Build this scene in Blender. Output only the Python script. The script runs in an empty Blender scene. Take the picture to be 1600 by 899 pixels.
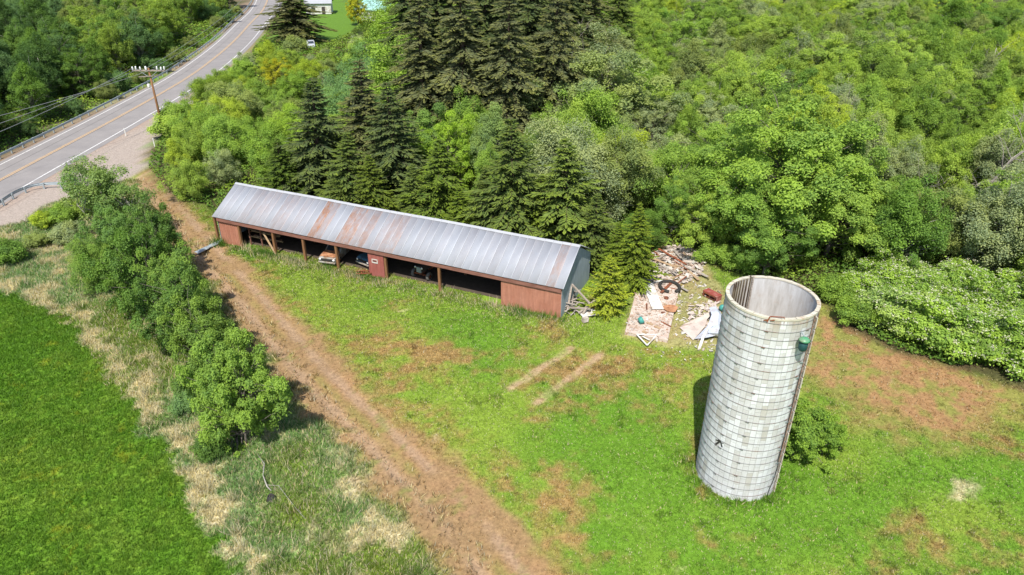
import bpy, math, random
import numpy as np
from mathutils import Vector, Matrix
random.seed(7)
RNG = np.random.default_rng(11)
scn = bpy.context.scene
COL = scn.collection
PI = math.pi

# ------------------------------------------------------------------ camera
CAM_H, FPX, PITCH, ROLL = 29.0, 1091.567, 28.535, 0.406
_p, _r = math.radians(PITCH), math.radians(ROLL)
_F = np.array([0, math.cos(_p), -math.sin(_p)]); _R0 = np.array([1.0, 0, 0]); _U0 = np.cross(_R0, _F)
_R = math.cos(_r) * _R0 + math.sin(_r) * _U0
_U = -math.sin(_r) * _R0 + math.cos(_r) * _U0

def ray(px, py):
    return _F + _R * ((px - 800) / FPX) + _U * ((449.5 - py) / FPX)

def G(px, py, z=0.0):
    """ground point (x, y) seen at a photo pixel, on the level z"""
    d = ray(px, py); t = (z - CAM_H) / d[2]
    return (d[0] * t, d[1] * t)

def TOP(px, py, Y):
    """x and height of the thing whose top is seen at a photo pixel when it stands at distance Y"""
    d = ray(px, py); t = Y / d[1]
    return d[0] * t, CAM_H + d[2] * t

def PROJ(x, y, z):
    d = np.array([x, y, z - CAM_H]); w = d @ _F
    return 800 + FPX * (d @ _R) / w, 449.5 - FPX * (d @ _U) / w

cd = bpy.data.cameras.new('camera'); cam = bpy.data.objects.new('camera', cd); COL.objects.link(cam)
cd.sensor_width = 36; cd.lens = 36 * FPX / 1600; cd.clip_start = 0.5; cd.clip_end = 3000
M = Matrix(((_R[0], _U[0], -_F[0], 0), (_R[1], _U[1], -_F[1], 0), (_R[2], _U[2], -_F[2], CAM_H), (0, 0, 0, 1)))
cam.matrix_world = M
scn.camera = cam

# ------------------------------------------------------------------ light
SUN_EL = math.radians(57); sd = Vector((-0.2, -0.98, 0)).normalized() * math.cos(SUN_EL) + Vector((0, 0, math.sin(SUN_EL)))
sl = bpy.data.lights.new('sun', 'SUN'); sl.energy = 4.3; sl.angle = math.radians(0.53); sl.color = (1, .955, .88)
so = bpy.data.objects.new('sun', sl); COL.objects.link(so); so.rotation_euler = sd.to_track_quat('Z', 'Y').to_euler(); so.location = (0, 0, 80)
w = bpy.data.worlds.new('World'); scn.world = w; w.use_nodes = True
nt = w.node_tree; bg = nt.nodes['Background']; sky = nt.nodes.new('ShaderNodeTexSky'); sky.sky_type = 'NISHITA'
sky.sun_disc = False; sky.sun_elevation = SUN_EL; sky.sun_rotation = math.atan2(sd.x, sd.y)
nt.links.new(sky.outputs[0], bg.inputs[0]); bg.inputs[1].default_value = 0.115
vs = scn.view_settings; vs.view_transform = 'Standard'; vs.look = 'None'; vs.exposure = 0.62; vs.gamma = 1; vs.use_curve_mapping = False
scn.cycles.max_bounces = 6; scn.cycles.diffuse_bounces = 4; scn.cycles.transmission_bounces = 3; scn.cycles.glossy_bounces = 2
scn.cycles.caustics_reflective = False; scn.cycles.caustics_refractive = False

# ------------------------------------------------------------------ materials
def srgb(r, g, b):
    f = lambda c: (c / 255 / 12.92) if c / 255 <= .04045 else ((c / 255 + .055) / 1.055) ** 2.4
    return (f(r), f(g), f(b))

class NT:
    def __init__(s, name):
        s.m = bpy.data.materials.new(name); s.m.use_nodes = True; s.t = s.m.node_tree; s.t.nodes.clear()
        s.out = s.n('ShaderNodeOutputMaterial')
    def n(s, typ, **kw):
        nd = s.t.nodes.new(typ)
        for k, v in kw.items(): setattr(nd, k, v)
        return nd
    def l(s, a, b): s.t.links.new(a, b)
    def noise(s, scale, detail=4, rough=.6, vec=None, dist=0):
        nd = s.n('ShaderNodeTexNoise'); nd.inputs['Scale'].default_value = scale; nd.inputs['Detail'].default_value = detail
        nd.inputs['Roughness'].default_value = rough; nd.inputs['Distortion'].default_value = dist
        if vec is not None: s.l(vec, nd.inputs['Vector'])
        return nd.outputs['Fac']
    def ramp(s, fac, stops):
        nd = s.n('ShaderNodeValToRGB'); cr = nd.color_ramp
        while len(cr.elements) < len(stops): cr.elements.new(.5)
        for e, (p, c) in zip(cr.elements, stops):
            e.position = p; e.color = (*c, 1) if hasattr(c, '__len__') else (c, c, c, 1)
        s.l(fac, nd.inputs[0]); return nd.outputs[0]
    def mix(s, fac, a, b, mode='MIX'):
        nd = s.n('ShaderNodeMix', data_type='RGBA', blend_type=mode)
        for i, v in ((0, fac), (6, a), (7, b)):
            if isinstance(v, (int, float)): nd.inputs[i].default_value = v if i == 0 else (v, v, v, 1)
            elif isinstance(v, tuple): nd.inputs[i].default_value = (*v, 1)
            else: s.l(v, nd.inputs[i])
        return nd.outputs[2]
    def math(s, op, a, b=0.0):
        nd = s.n('ShaderNodeMath', operation=op)
        for i, v in ((0, a), (1, b)):
            if isinstance(v, (int, float)): nd.inputs[i].default_value = v
            else: s.l(v, nd.inputs[i])
        return nd.outputs[0]
    def finish(s, col, rough=.8, metal=0, bump=None, bstr=.4, bdist=.02, spec=.3):
        b = s.n('ShaderNodeBsdfPrincipled')
        if isinstance(col, tuple): b.inputs['Base Color'].default_value = (*col, 1)
        else: s.l(col, b.inputs['Base Color'])
        if isinstance(rough, (int, float)): b.inputs['Roughness'].default_value = rough
        else: s.l(rough, b.inputs['Roughness'])
        b.inputs['Metallic'].default_value = metal; b.inputs['Specular IOR Level'].default_value = spec
        if bump is not None:
            bn = s.n('ShaderNodeBump'); bn.inputs['Strength'].default_value = bstr; bn.inputs['Distance'].default_value = bdist
            s.l(bump, bn.inputs['Height']); s.l(bn.outputs[0], b.inputs['Normal'])
        s.l(b.outputs[0], s.out.inputs[0]); return s.m
    def obj(s): return s.n('ShaderNodeTexCoord').outputs['Object']

def mat_plain(name, col, var=.25, scale=3.0, rough=.8, metal=0, spec=.3, dirt=None, dirt_amt=.5, dscale=1.3):
    t = NT(name); o = t.obj(); n1 = t.noise(scale, 5, .65, o)
    c = t.mix(1.0, col, t.ramp(n1, [(.25, 1 - var), (.75, 1 + var)]), 'MULTIPLY')
    if dirt:
        n2 = t.noise(dscale, 5, .7, o)
        c = t.mix(t.ramp(n2, [(.62 - dirt_amt * .3, 0.), (.78 - dirt_amt * .3, 1.)]), c, dirt)
    return t.finish(c, rough, metal, n1, .3, .01, spec)

def mat_attr(name, attr='Col', rough=.9, nscale=9.0, lo=.7, hi=1.3, bd=.03, bs=.5, spec=.15, scale2=2.0):
    t = NT(name); o = t.obj(); a = t.n('ShaderNodeAttribute', attribute_name=attr)
    n1 = t.noise(nscale, 6, .75, o); n2 = t.noise(scale2, 4, .6, o)
    c = t.mix(1.0, a.outputs['Color'], t.ramp(n1, [(.3, lo), (.7, hi)]), 'MULTIPLY')
    c = t.mix(1.0, c, t.ramp(n2, [(.3, .88), (.7, 1.12)]), 'MULTIPLY')
    return t.finish(c, rough, 0, n1, bs, bd, spec)

def mat_leaf(name, col=None, trans=.35, var=.35, attr='t', tip=(1.18, 1.15, .9), rough=.65, gloss=.015):
    """foliage: the colour of the object (or col) varied leaf by leaf, part of the light passing through"""
    t = NT(name)
    a = t.n('ShaderNodeAttribute', attribute_name=attr)
    if col is None: base = t.n('ShaderNodeObjectInfo').outputs['Color']
    elif col == 'Col': base = t.n('ShaderNodeAttribute', attribute_name='Col').outputs['Color']
    else: base = col
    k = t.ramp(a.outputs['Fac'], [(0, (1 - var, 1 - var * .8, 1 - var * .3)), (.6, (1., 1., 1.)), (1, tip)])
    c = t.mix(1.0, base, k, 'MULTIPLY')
    d = t.n('ShaderNodeBsdfDiffuse'); t.l(c, d.inputs[0])
    tr = t.n('ShaderNodeBsdfTranslucent'); c2 = t.mix(1.0, c, (1.15, 1.2, .6), 'MULTIPLY'); t.l(c2, tr.inputs[0])
    m = t.n('ShaderNodeMixShader'); m.inputs[0].default_value = trans; t.l(d.outputs[0], m.inputs[1]); t.l(tr.outputs[0], m.inputs[2])
    g = t.n('ShaderNodeBsdfGlossy'); g.inputs['Roughness'].default_value = rough
    m2 = t.n('ShaderNodeMixShader'); m2.inputs[0].default_value = gloss; t.l(m.outputs[0], m2.inputs[1]); t.l(g.outputs[0], m2.inputs[2])
    t.l(m2.outputs[0], t.out.inputs[0]); return t.m

def mat_bark(name, a, b):
    t = NT(name); o = t.obj(); mp = t.n('ShaderNodeMapping'); mp.inputs['Scale'].default_value = (6, 6, 1.5); t.l(o, mp.inputs[0])
    n = t.noise(2.5, 6, .7, mp.outputs[0]); return t.finish(t.ramp(n, [(.35, a), (.65, b)]), .9, 0, n, .6, .03)

def mat_wood(name, a, b, axis=0, rough=.85):
    t = NT(name); o = t.obj(); mp = t.n('ShaderNodeMapping'); sc = [14, 14, 14]; sc[axis] = 1.0
    mp.inputs['Scale'].default_value = sc; t.l(o, mp.inputs[0])
    n = t.noise(1.0, 5, .7, mp.outputs[0]); return t.finish(t.ramp(n, [(.3, a), (.7, b)]), rough, 0, n, .5, .01)

MAT = {}
MAT['ground'] = mat_attr('ground', nscale=5.5, lo=.62, hi=1.38, bd=.06, bs=.8)
MAT['grass'] = mat_leaf('grass_blade', 'Col', trans=.3, var=.3, tip=(1.2, 1.15, .9), gloss=.02)
MAT['under'] = mat_leaf('undergrowth_leaf', 'Col', trans=.3, var=.4, gloss=.01)
MAT['leaf'] = mat_leaf('tree_leaf', None, trans=.35, var=.5)
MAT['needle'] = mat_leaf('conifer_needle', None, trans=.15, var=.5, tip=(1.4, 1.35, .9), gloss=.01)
MAT['blossom'] = mat_leaf('blossom', (.62, .60, .42), trans=.3, var=.3, tip=(1.1, 1.1, 1.1))
MAT['bark'] = mat_bark('grey_bark', (.07, .06, .05), (.22, .19, .155))
MAT['barkd'] = mat_bark('brown_bark', (.05, .035, .025), (.15, .105, .075))
MAT['barkw'] = mat_bark('pale_bark', (.18, .16, .14), (.48, .45, .40))
MAT['deadwood'] = mat_bark('bleached_wood', (.2, .17, .14), (.45, .40, .35))
MAT['woodb'] = mat_wood('weathered_post', (.10, .045, .02), (.32, .165, .075), 2)
MAT['woodg'] = mat_wood('grey_timber', (.16, .13, .105), (.42, .36, .30), 0)
MAT['woodo'] = mat_wood('tan_timber', (.25, .16, .09), (.5, .36, .22), 0)
MAT['fascia'] = mat_wood('red_brown_board', (.13, .055, .04), (.31, .15, .11), 0)
MAT['steel'] = mat_plain('galvanised_steel', (.36, .41, .43), .18, 2, .5, .3, .4)
MAT['white'] = mat_plain('white_paint', (.62, .61, .57), .1, 3, .6, dirt=(.40, .34, .27), dirt_amt=.5)
MAT['dullwhite'] = mat_plain('grimy_pale_paint', (.36, .35, .32), .2, 3, .6, dirt=(.2, .13, .08), dirt_amt=.6)
MAT['rubber'] = mat_plain('black_rubber', (.035, .033, .03), .3, 4, .8)
MAT['rust'] = mat_plain('rusted_steel', (.23, .075, .035), .35, 4, .8, dirt=(.1, .04, .025))
MAT['rustlight'] = mat_plain('rusty_tan_paint', (.42, .21, .11), .25, 3, .7, dirt=(.2, .07, .03))
MAT['litterpale'] = mat_plain('pale_litter', (.48, .45, .40), .3, 2, .8, dirt=(.3, .22, .16), dirt_amt=.5)
MAT['litterbrown'] = mat_plain('brown_litter', (.30, .21, .15), .35, 3, .9)
MAT['greytyre'] = mat_plain('weathered_tyre', (.13, .12, .11), .2, 3, .9)
MAT['glass'] = mat_plain('dark_glass', (.03, .04, .05), .1, 3, .1, 0, .5)
MAT['blue'] = mat_plain('faded_blue_paint', (.07, .17, .26), .2, 2, .45, dirt=(.1, .08, .06), dirt_amt=.3)
MAT['teal'] = mat_plain('teal_plastic', (.06, .28, .24), .15, 3, .5)
MAT['green'] = mat_plain('green_enamel', (.07, .26, .13), .2, 4, .4, dirt=(.2, .24, .16), dirt_amt=.4)
MAT['dkgreen'] = mat_plain('dark_green_enamel', (.015, .06, .06), .2, 4, .5)
MAT['redpaint'] = mat_plain('faded_red_paint', (.26, .06, .045), .25, 2, .7, dirt=(.34, .17, .14), dirt_amt=.5)
MAT['sheet'] = mat_plain('bent_sheet_metal', (.5, .53, .6), .15, 2, .45, .2, .4, dirt=(.4, .33, .27), dirt_amt=.25)
MAT['plaster'] = mat_plain('pinkish_panel', (.47, .39, .34), .25, 2, .85, dirt=(.5, .45, .39), dirt_amt=.5)
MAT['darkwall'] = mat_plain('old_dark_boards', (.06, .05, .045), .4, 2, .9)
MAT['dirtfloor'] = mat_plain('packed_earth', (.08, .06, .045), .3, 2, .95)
MAT['ceramic'] = mat_plain('white_porcelain', (.75, .75, .73), .05, 3, .25)
MAT['wire'] = mat_plain('aluminium_wire', (.33, .34, .34), .05, 3, .5, .2)
MAT['wirepale'] = mat_plain('tan_hose', (.5, .45, .34), .1, 3, .7)
MAT['roofgrey'] = mat_plain('pale_grey_roof', (.34, .35, .37), .08, 1, .8)
MAT['tarp'] = mat_plain('pale_turquoise_roofing', (.34, .62, .55), .25, 1.2, .6, dirt=(.12, .2, .16), dirt_amt=.7)
MAT['brokenconc'] = mat_plain('broken_concrete', (.52, .47, .41), .25, 3, .9, dirt=(.3, .22, .16))

def mat_concrete_slab():
    t = NT('littered_concrete'); o = t.obj()
    n = t.noise(.9, 6, .75, o); n2 = t.noise(3.2, 5, .7, o); n3 = t.noise(11, 3, .6, o)
    c = t.ramp(n, [(.32, (.33, .20, .13)), (.45, (.46, .36, .29)), (.6, (.52, .45, .39)), (.75, (.58, .54, .49))])
    c = t.mix(t.ramp(n2, [(.55, 0.), (.62, 1.)]), c, (.28, .15, .08))
    c = t.mix(t.ramp(n3, [(.60, 0.), (.66, .8)]), c, (.66, .62, .56))
    return t.finish(c, .9, 0, n3, .4, .02)
MAT['slab'] = mat_concrete_slab()

def mat_asphalt():
    t = NT('asphalt'); o = t.obj()
    n = t.noise(14, 4, .7, o); n2 = t.noise(.35, 4, .6, o)
    c = t.ramp(n2, [(.3, (.215, .20, .195)), (.7, (.265, .245, .235))])
    c = t.mix(1.0, c, t.ramp(n, [(.3, .85), (.7, 1.15)]), 'MULTIPLY')
    return t.finish(c, .85, 0, n, .2, .01)
MAT['asphalt'] = mat_asphalt()
def mat_line(name, col):
    t = NT(name); o = t.obj(); n = t.noise(5, 5, .8, o)
    return t.finish(t.mix(t.ramp(n, [(.36, 0.), (.5, 1.)]), (.26, .24, .23), col), .7)
MAT['linew'] = mat_line('white_road_paint', (.68, .67, .65))
MAT['liney'] = mat_line('yellow_road_paint', (.60, .36, .13))
MAT['tar'] = mat_plain('crack_sealant', (.05, .045, .04), .2, 3, .5)

def mat_roof():
    t = NT('roof_metal'); o = t.obj(); a = t.n('ShaderNodeAttribute', attribute_name='Col')
    sp = t.n('ShaderNodeSeparateColor'); t.l(a.outputs['Color'], sp.inputs[0])
    mp = t.n('ShaderNodeMapping'); mp.inputs['Scale'].default_value = (2.2, .9, .9); t.l(o, mp.inputs[0])
    n = t.noise(1.1, 6, .75, mp.outputs[0]); n2 = t.noise(.55, 4, .6, o); n3 = t.noise(16, 3, .6, o)
    base = t.ramp(n2, [(.3, (.39, .405, .44)), (.7, (.43, .445, .475))])
    base = t.mix(1.0, base, t.ramp(sp.outputs[1], [(0, .94), (1, 1.05)]), 'MULTIPLY')
    base = t.mix(1.0, base, t.ramp(n3, [(.3, .95), (.7, 1.05)]), 'MULTIPLY')
    k = t.math('MULTIPLY', sp.outputs[0], t.ramp(n, [(.30, 0.), (.62, 1.)]))
    rust = t.ramp(n3, [(.3, (.33, .13, .06)), (.7, (.46, .25, .14))])
    return t.finish(t.mix(k, base, rust), .55, .0, n2, .1, .02, .35)
MAT['roof'] = mat_roof()

def mat_siding(name, c1, c2, pitch=.3, axis='X'):
    """ribbed metal siding: the ribs are a bump, weathering is noise"""
    t = NT(name); o = t.obj(); n = t.noise(.8, 5, .7, o)
    mp = t.n('ShaderNodeMapping'); mp.inputs['Scale'].default_value = (3, 3, .35); t.l(o, mp.inputs[0]); n2 = t.noise(1.5, 5, .7, mp.outputs[0])
    c = t.ramp(n, [(.3, c1), (.7, c2)]); c = t.mix(1.0, c, t.ramp(n2, [(.3, .82), (.7, 1.16)]), 'MULTIPLY')
    return t.finish(c, .65, 0, n2, .15, .01)
MAT['redwall'] = mat_siding('faded_red_siding', (.33, .135, .085), (.43, .20, .135))
MAT['reddark'] = mat_siding('dark_red_siding', (.27, .075, .06), (.34, .12, .10))
MAT['bluewall'] = mat_siding('blue_grey_siding', (.26, .315, .34), (.34, .39, .41))

def mat_silo():
    """concrete staves a quarter metre wide and 0.75 m tall, every other column half a stave lower; UV in metres"""
    t = NT('concrete_staves'); uv = t.n('ShaderNodeUVMap').outputs[0]; sp = t.n('ShaderNodeSeparateXYZ'); t.l(uv, sp.inputs[0])
    sw, sh = .2966, .92
    u = t.math('DIVIDE', sp.outputs[0], sw); col = t.math('FLOOR', u)
    off = t.math('MULTIPLY', t.math('MODULO', col, 2.0), .5)
    v = t.math('ADD', t.math('DIVIDE', sp.outputs[1], sh), off); row = t.math('FLOOR', v)
    cb = t.n('ShaderNodeCombineXYZ'); t.l(col, cb.inputs[0]); t.l(row, cb.inputs[1])
    wn = t.n('ShaderNodeTexWhiteNoise', noise_dimensions='2D'); t.l(cb.outputs[0], wn.inputs['Vector'])
    fu = t.math('FRACT', u); fv = t.math('FRACT', v)
    eu = t.math('ABSOLUTE', t.math('SUBTRACT', fu, .5)); ev = t.math('ABSOLUTE', t.math('SUBTRACT', fv, .5))
    ju = t.ramp(eu, [(.445, 0.), (.485, 1.)]); jv = t.ramp(ev, [(.48, 0.), (.495, 1.)])
    joint = t.mix(1.0, ju, jv, 'LIGHTEN')
    base = t.ramp(wn.outputs[0], [(0, (.43, .41, .37)), (.15, (.49, .48, .465)), (.5, (.54, .54, .54)), (.8, (.575, .58, .59)), (1, (.64, .645, .655))])
    o = t.obj(); n = t.noise(1.4, 6, .7, o); n2 = t.noise(12, 4, .6, o)
    mp = t.n('ShaderNodeMapping'); mp.inputs['Scale'].default_value = (2, 2, .22); t.l(o, mp.inputs[0]); n3 = t.noise(1.5, 5, .7, mp.outputs[0])
    c = t.mix(1.0, base, t.ramp(n, [(.3, .9), (.7, 1.08)]), 'MULTIPLY')
    c = t.mix(1.0, c, t.ramp(n2, [(.3, .94), (.7, 1.05)]), 'MULTIPLY')
    c = t.mix(t.ramp(n3, [(.56, 0.), (.75, .55)]), c, (.36, .34, .28))
    zr = t.n('ShaderNodeSeparateXYZ'); t.l(o, zr.inputs[0])
    zt = t.n('ShaderNodeMapRange'); zt.inputs[1].default_value = 10.9; zt.inputs[2].default_value = 11.8; t.l(zr.outputs[2], zt.inputs[0])
    st = t.math('MULTIPLY', zt.outputs[0], t.ramp(n3, [(.42, 0.), (.62, .75)]))
    c = t.mix(st, c, (.36, .24, .14))
    c = t.mix(t.math('MULTIPLY', joint, .55), c, (.2, .19, .175))
    return t.finish(c, .85, 0, t.math('SUBTRACT', n2, joint), .35, .012)
MAT['stave'] = mat_silo()
def mat_siloin():
    t = NT('stained_silo_lining'); o = t.obj(); mp = t.n('ShaderNodeMapping'); mp.inputs['Scale'].default_value = (1.6, 1.6, .25); t.l(o, mp.inputs[0])
    n = t.noise(1.5, 5, .7, mp.outputs[0]); n2 = t.noise(2.2, 5, .7, o)
    c = t.ramp(n, [(.3, (.36, .34, .31)), (.45, (.48, .46, .435)), (.6, (.56, .55, .535)), (.8, (.62, .62, .61))])
    c = t.mix(t.ramp(n2, [(.56, 0.), (.8, .5)]), c, (.40, .27, .17)); return t.finish(c, .85, 0, n2, .2, .02)
MAT['siloin'] = mat_siloin()
MAT['hoop'] = mat_plain('dark_steel_hoop', (.21, .205, .20), .3, 3, .6, .3, dirt=(.2, .09, .05), dirt_amt=.4)
MAT['silorim'] = mat_plain('weathered_rim', (.50, .46, .37), .2, 3, .9, dirt=(.36, .23, .13), dirt_amt=.15)
MAT['chuteboard'] = mat_plain('pale_rust_stained_boards', (.46, .42, .36), .25, 1.8, .9, dirt=(.28, .19, .13), dirt_amt=.3)
MAT['rustpale'] = mat_plain('pale_rusty_iron', (.22, .13, .09), .3, 3, .8)
MAT['siloboard'] = mat_plain('mossy_boards', (.19, .155, .10), .5, 1.8, .9, dirt=(.09, .06, .045), dirt_amt=.6)

# ------------------------------------------------------------------ object helpers
def tag(o, label=None, cat=None, group=None, kind=None):
    if label: o['label'] = label
    if cat: o['category'] = cat
    if group: o['group'] = group
    if kind: o['kind'] = kind
    return o
def empty(name, loc=(0, 0, 0), rz=0, label=None, cat=None, group=None):
    o = bpy.data.objects.new(name, None); COL.objects.link(o); o.location = loc; o.rotation_euler = (0, 0, rz); o.empty_display_size = .2
    return tag(o, label, cat, group)
def link(name, me, parent=None):
    o = bpy.data.objects.new(name, me); COL.objects.link(o)
    if parent is not None: o.parent = parent
    return o
def np_mesh(name, V, F, mat, smooth=False, fattr=None, cattr=None):
    """V (n,3), F (m,k) index array; fattr per-face float 't'; cattr per-face rgb 'Col'"""
    me = bpy.data.meshes.new(name); V = np.asarray(V, np.float32); F = np.asarray(F, np.int32); m, k = F.shape
    me.vertices.add(len(V)); me.vertices.foreach_set('co', V.ravel())
    me.loops.add(m * k); me.loops.foreach_set('vertex_index', F.ravel())
    me.polygons.add(m); me.polygons.foreach_set('loop_start', np.arange(0, m * k, k, dtype=np.int32))
    me.update(calc_edges=True)
    if fattr is not None:
        a = me.attributes.new('t', 'FLOAT', 'FACE'); a.data.foreach_set('value', np.asarray(fattr, np.float32))
    if cattr is not None:
        dom = 'FACE' if len(cattr) == m and len(cattr) != len(V) else 'POINT'
        a = me.attributes.new('Col', 'FLOAT_COLOR', dom)
        c = np.ones((len(cattr), 4), np.float32); c[:, :3] = cattr; a.data.foreach_set('color', c.ravel())
    if smooth: me.polygons.foreach_set('use_smooth', np.ones(m, bool))
    me.materials.append(mat); return me

class MB:
    """collects boxes, bars, tubes and lathes; build() links them as one mesh object"""
    def __init__(s): s.v = []; s.f = []; s.sm = []
    def add(s, vs, fs, smooth=False):
        n = len(s.v); s.v += [tuple(v) for v in vs]; s.f += [tuple(i + n for i in f) for f in fs]; s.sm += [smooth] * len(fs); return s
    def box(s, c, d, rz=0, tilt=None, jit=0):
        """centre, full dimensions"""
        R = Matrix.Rotation(rz, 3, 'Z')
        if tilt is not None: R = R @ Matrix.Rotation(tilt[0], 3, 'X') @ Matrix.Rotation(tilt[1], 3, 'Y')
        vs = []
        for x in (-.5, .5):
            for y in (-.5, .5):
                for z in (-.5, .5):
                    p = R @ Vector((x * d[0] + random.uniform(-jit, jit), y * d[1] + random.uniform(-jit, jit), z * d[2] + random.uniform(-jit, jit)))
                    vs.append(p + Vector(c))
        return s.add(vs, [(0, 1, 3, 2), (4, 6, 7, 5), (0, 4, 5, 1), (2, 3, 7, 6), (0, 2, 6, 4), (1, 5, 7, 3)])
    def bar(s, a, b, w, h=None, roll=0):
        a, b = Vector(a), Vector(b); h = h or w; d = (b - a); L = d.length; q = d.to_track_quat('X', 'Z'); R = q.to_matrix() @ Matrix.Rotation(roll, 3, 'X')
        vs = []
        for x in (0, L):
            for y in (-w / 2, w / 2):
                for z in (-h / 2, h / 2): vs.append(a + R @ Vector((x, y, z)))
        return s.add(vs, [(0, 1, 3, 2), (4, 6, 7, 5), (0, 4, 5, 1), (2, 3, 7, 6), (0, 2, 6, 4), (1, 5, 7, 3)])
    def tube(s, pts, rad, n=8, cap=True):
        pts = [Vector(p) for p in pts]; rs = rad if hasattr(rad, '__len__') else [rad] * len(pts)
        base = len(s.v); up = Vector((0, 0, 1)); prev = None; vs = []; fs = []
        for i, p in enumerate(pts):
            d = (pts[min(i + 1, len(pts) - 1)] - pts[max(i - 1, 0)]).normalized()
            if prev is None: x = d.orthogonal().normalized()
            else: x = (prev - d * prev.dot(d)).normalized()
            prev = x; y = d.cross(x)
            for k in range(n):
                a = 2 * PI * k / n; vs.append(p + (x * math.cos(a) + y * math.sin(a)) * rs[i])
        for i in range(len(pts) - 1):
            for k in range(n):
                a = i * n + k; b = i * n + (k + 1) % n; fs.append((a, b, b + n, a + n))
        if cap: fs.append(tuple(range(n))[::-1]); fs.append(tuple((len(pts) - 1) * n + k for k in range(n)))
        return s.add(vs, fs, n > 5)
    def lathe(s, prof, c=(0, 0, 0), n=24, axis='Z', cap=False):
        vs = []; fs = []
        for r, z in prof:
            for k in range(n):
                a = 2 * PI * k / n; p = (r * math.cos(a), r * math.sin(a), z)
                if axis == 'Y': p = (p[0], p[2], p[1])
                if axis == 'X': p = (p[2], p[0], p[1])
                vs.append((p[0] + c[0], p[1] + c[1], p[2] + c[2]))
        for i in range(len(prof) - 1):
            for k in range(n):
                a = i * n + k; b = i * n + (k + 1) % n; fs.append((a, b, b + n, a + n))
        if cap: fs.append(tuple(range(n))[::-1]); fs.append(tuple((len(prof) - 1) * n + k for k in range(n)))
        return s.add(vs, fs, True)
    def quad(s, *p): return s.add(p, [tuple(range(len(p)))])
    def mesh(s, name, mat, bevel=0):
        me = bpy.data.meshes.new(name); me.from_pydata(s.v, [], s.f); me.update()
        me.polygons.foreach_set('use_smooth', s.sm)
        me.materials.append(mat); return me
    def build(s, name, mat, parent=None, bevel=0):
        o = link(name, s.mesh(name, mat), parent)
        if bevel:
            b = o.modifiers.new('bevel', 'BEVEL'); b.width = bevel; b.segments = 2; b.limit_method = 'ANGLE'
        return o

def copy_tree(o, parent=None):
    c = o.copy(); COL.objects.link(c); c.parent = parent
    for ch in list(o.children): copy_tree(ch, c)
    return c

# ------------------------------------------------------------------ noise and distance (numpy)
def vnoise(x, y, s, seed=0):
    x = np.asarray(x) / s + seed * 17.3; y = np.asarray(y) / s - seed * 9.1
    xi = np.floor(x); yi = np.floor(y); fx = x - xi; fy = y - yi; fx = fx * fx * (3 - 2 * fx); fy = fy * fy * (3 - 2 * fy)
    h = lambda a, b: np.modf(np.abs(np.sin(a * 127.1 + b * 311.7 + seed * 74.7) * 43758.5453))[0]
    return (h(xi, yi) * (1 - fx) + h(xi + 1, yi) * fx) * (1 - fy) + (h(xi, yi + 1) * (1 - fx) + h(xi + 1, yi + 1) * fx) * fy
def fbm(x, y, s, seed=0, o=4):
    v = 0; a = .5; t = 0
    for i in range(o): v = v + a * vnoise(x, y, s / 2 ** i, seed + i); t += a; a *= .55
    return v / t
def pdist(x, y, poly):
    """distance to a polyline, signed side (+ left of travel), arc parameter"""
    best = np.full(np.shape(x), 1e9); side = np.zeros(np.shape(x)); arc = np.zeros(np.shape(x)); acc = 0
    for (ax, ay), (bx, by) in zip(poly[:-1], poly[1:]):
        dx, dy = bx - ax, by - ay; L2 = dx * dx + dy * dy; L = math.sqrt(L2)
        t = np.clip(((x - ax) * dx + (y - ay) * dy) / L2, 0, 1); qx = ax + t * dx; qy = ay + t * dy
        d = np.hypot(x - qx, y - qy); s = np.sign(dx * (y - ay) - dy * (x - ax)); k = d < best
        best = np.where(k, d, best); side = np.where(k, s, side); arc = np.where(k, acc + t * L, arc); acc += L
    return best, side, arc
def inpoly(x, y, poly):
    c = np.zeros(np.shape(x), bool); n = len(poly)
    for i in range(n):
        (ax, ay), (bx, by) = poly[i], poly[(i + 1) % n]
        if ay == by: continue
        k = ((ay > y) != (by > y)) & (x < (bx - ax) * (y - ay) / (by - ay) + ax); c ^= k
    return c
def sdpoly(x, y, poly):
    d, _, _ = pdist(x, y, list(poly) + [poly[0]]); return np.where(inpoly(x, y, poly), -d, d)
def sm(e0, e1, v):
    t = np.clip((v - e0) / (e1 - e0), 0, 1); return t * t * (3 - 2 * t)

# ------------------------------------------------------------------ layout in metres
ROAD = [(-60, -20), (-60.6, 20), (-61.0, 55), (-61.3, 79), (-61.4, 108), (-62.3, 134), (-64.6, 155), (-68.2, 178), (-73.5, 205), (-80.5, 240), (-92, 280), (-110, 320), (-135, 360), (-200, 430)]
TRACK = [(-51.5, 92), (-47.5, 84.5), G(243, 298), G(283, 345), G(335, 405), G(385, 460), G(440, 525), G(512, 605), G(572, 660), G(645, 735), G(715, 805), G(785, 895), G(850, 985)]
FIELD = [(-75, 52), G(-60, 462), G(0, 452), G(62, 468), G(112, 505), G(168, 562), G(222, 640), G(268, 722), G(308, 790), G(352, 862), G(385, 915), (-12, 15)]
SHED_B = np.array([3.935, 48.204]); YAW = -0.405
SU = np.array([math.cos(YAW), math.sin(YAW)]); SN = np.array([-math.sin(YAW), math.cos(YAW)])
SL, SW = 35.43, 7.3
def SHED(t, d=0.0):
    """point t metres back from the shed's east front corner along its front, d metres behind it"""
    p = SHED_B - SU * t + SN * d; return (p[0], p[1])
def T_AT(px, z=1.3):
    lo, hi = -2.0, 42.0
    for _ in range(40):
        m = (lo + hi) / 2; q = SHED(m); x, _y = PROJ(q[0], q[1], z)
        if x > px: lo = m
        else: hi = m
    return (lo + hi) / 2
SILO = (13.198, 30.904); SR, SH = 2.266, 11.782
SLAB = [G(976, 523), G(1043, 536), G(1063, 445), G(1003, 425)]
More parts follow.
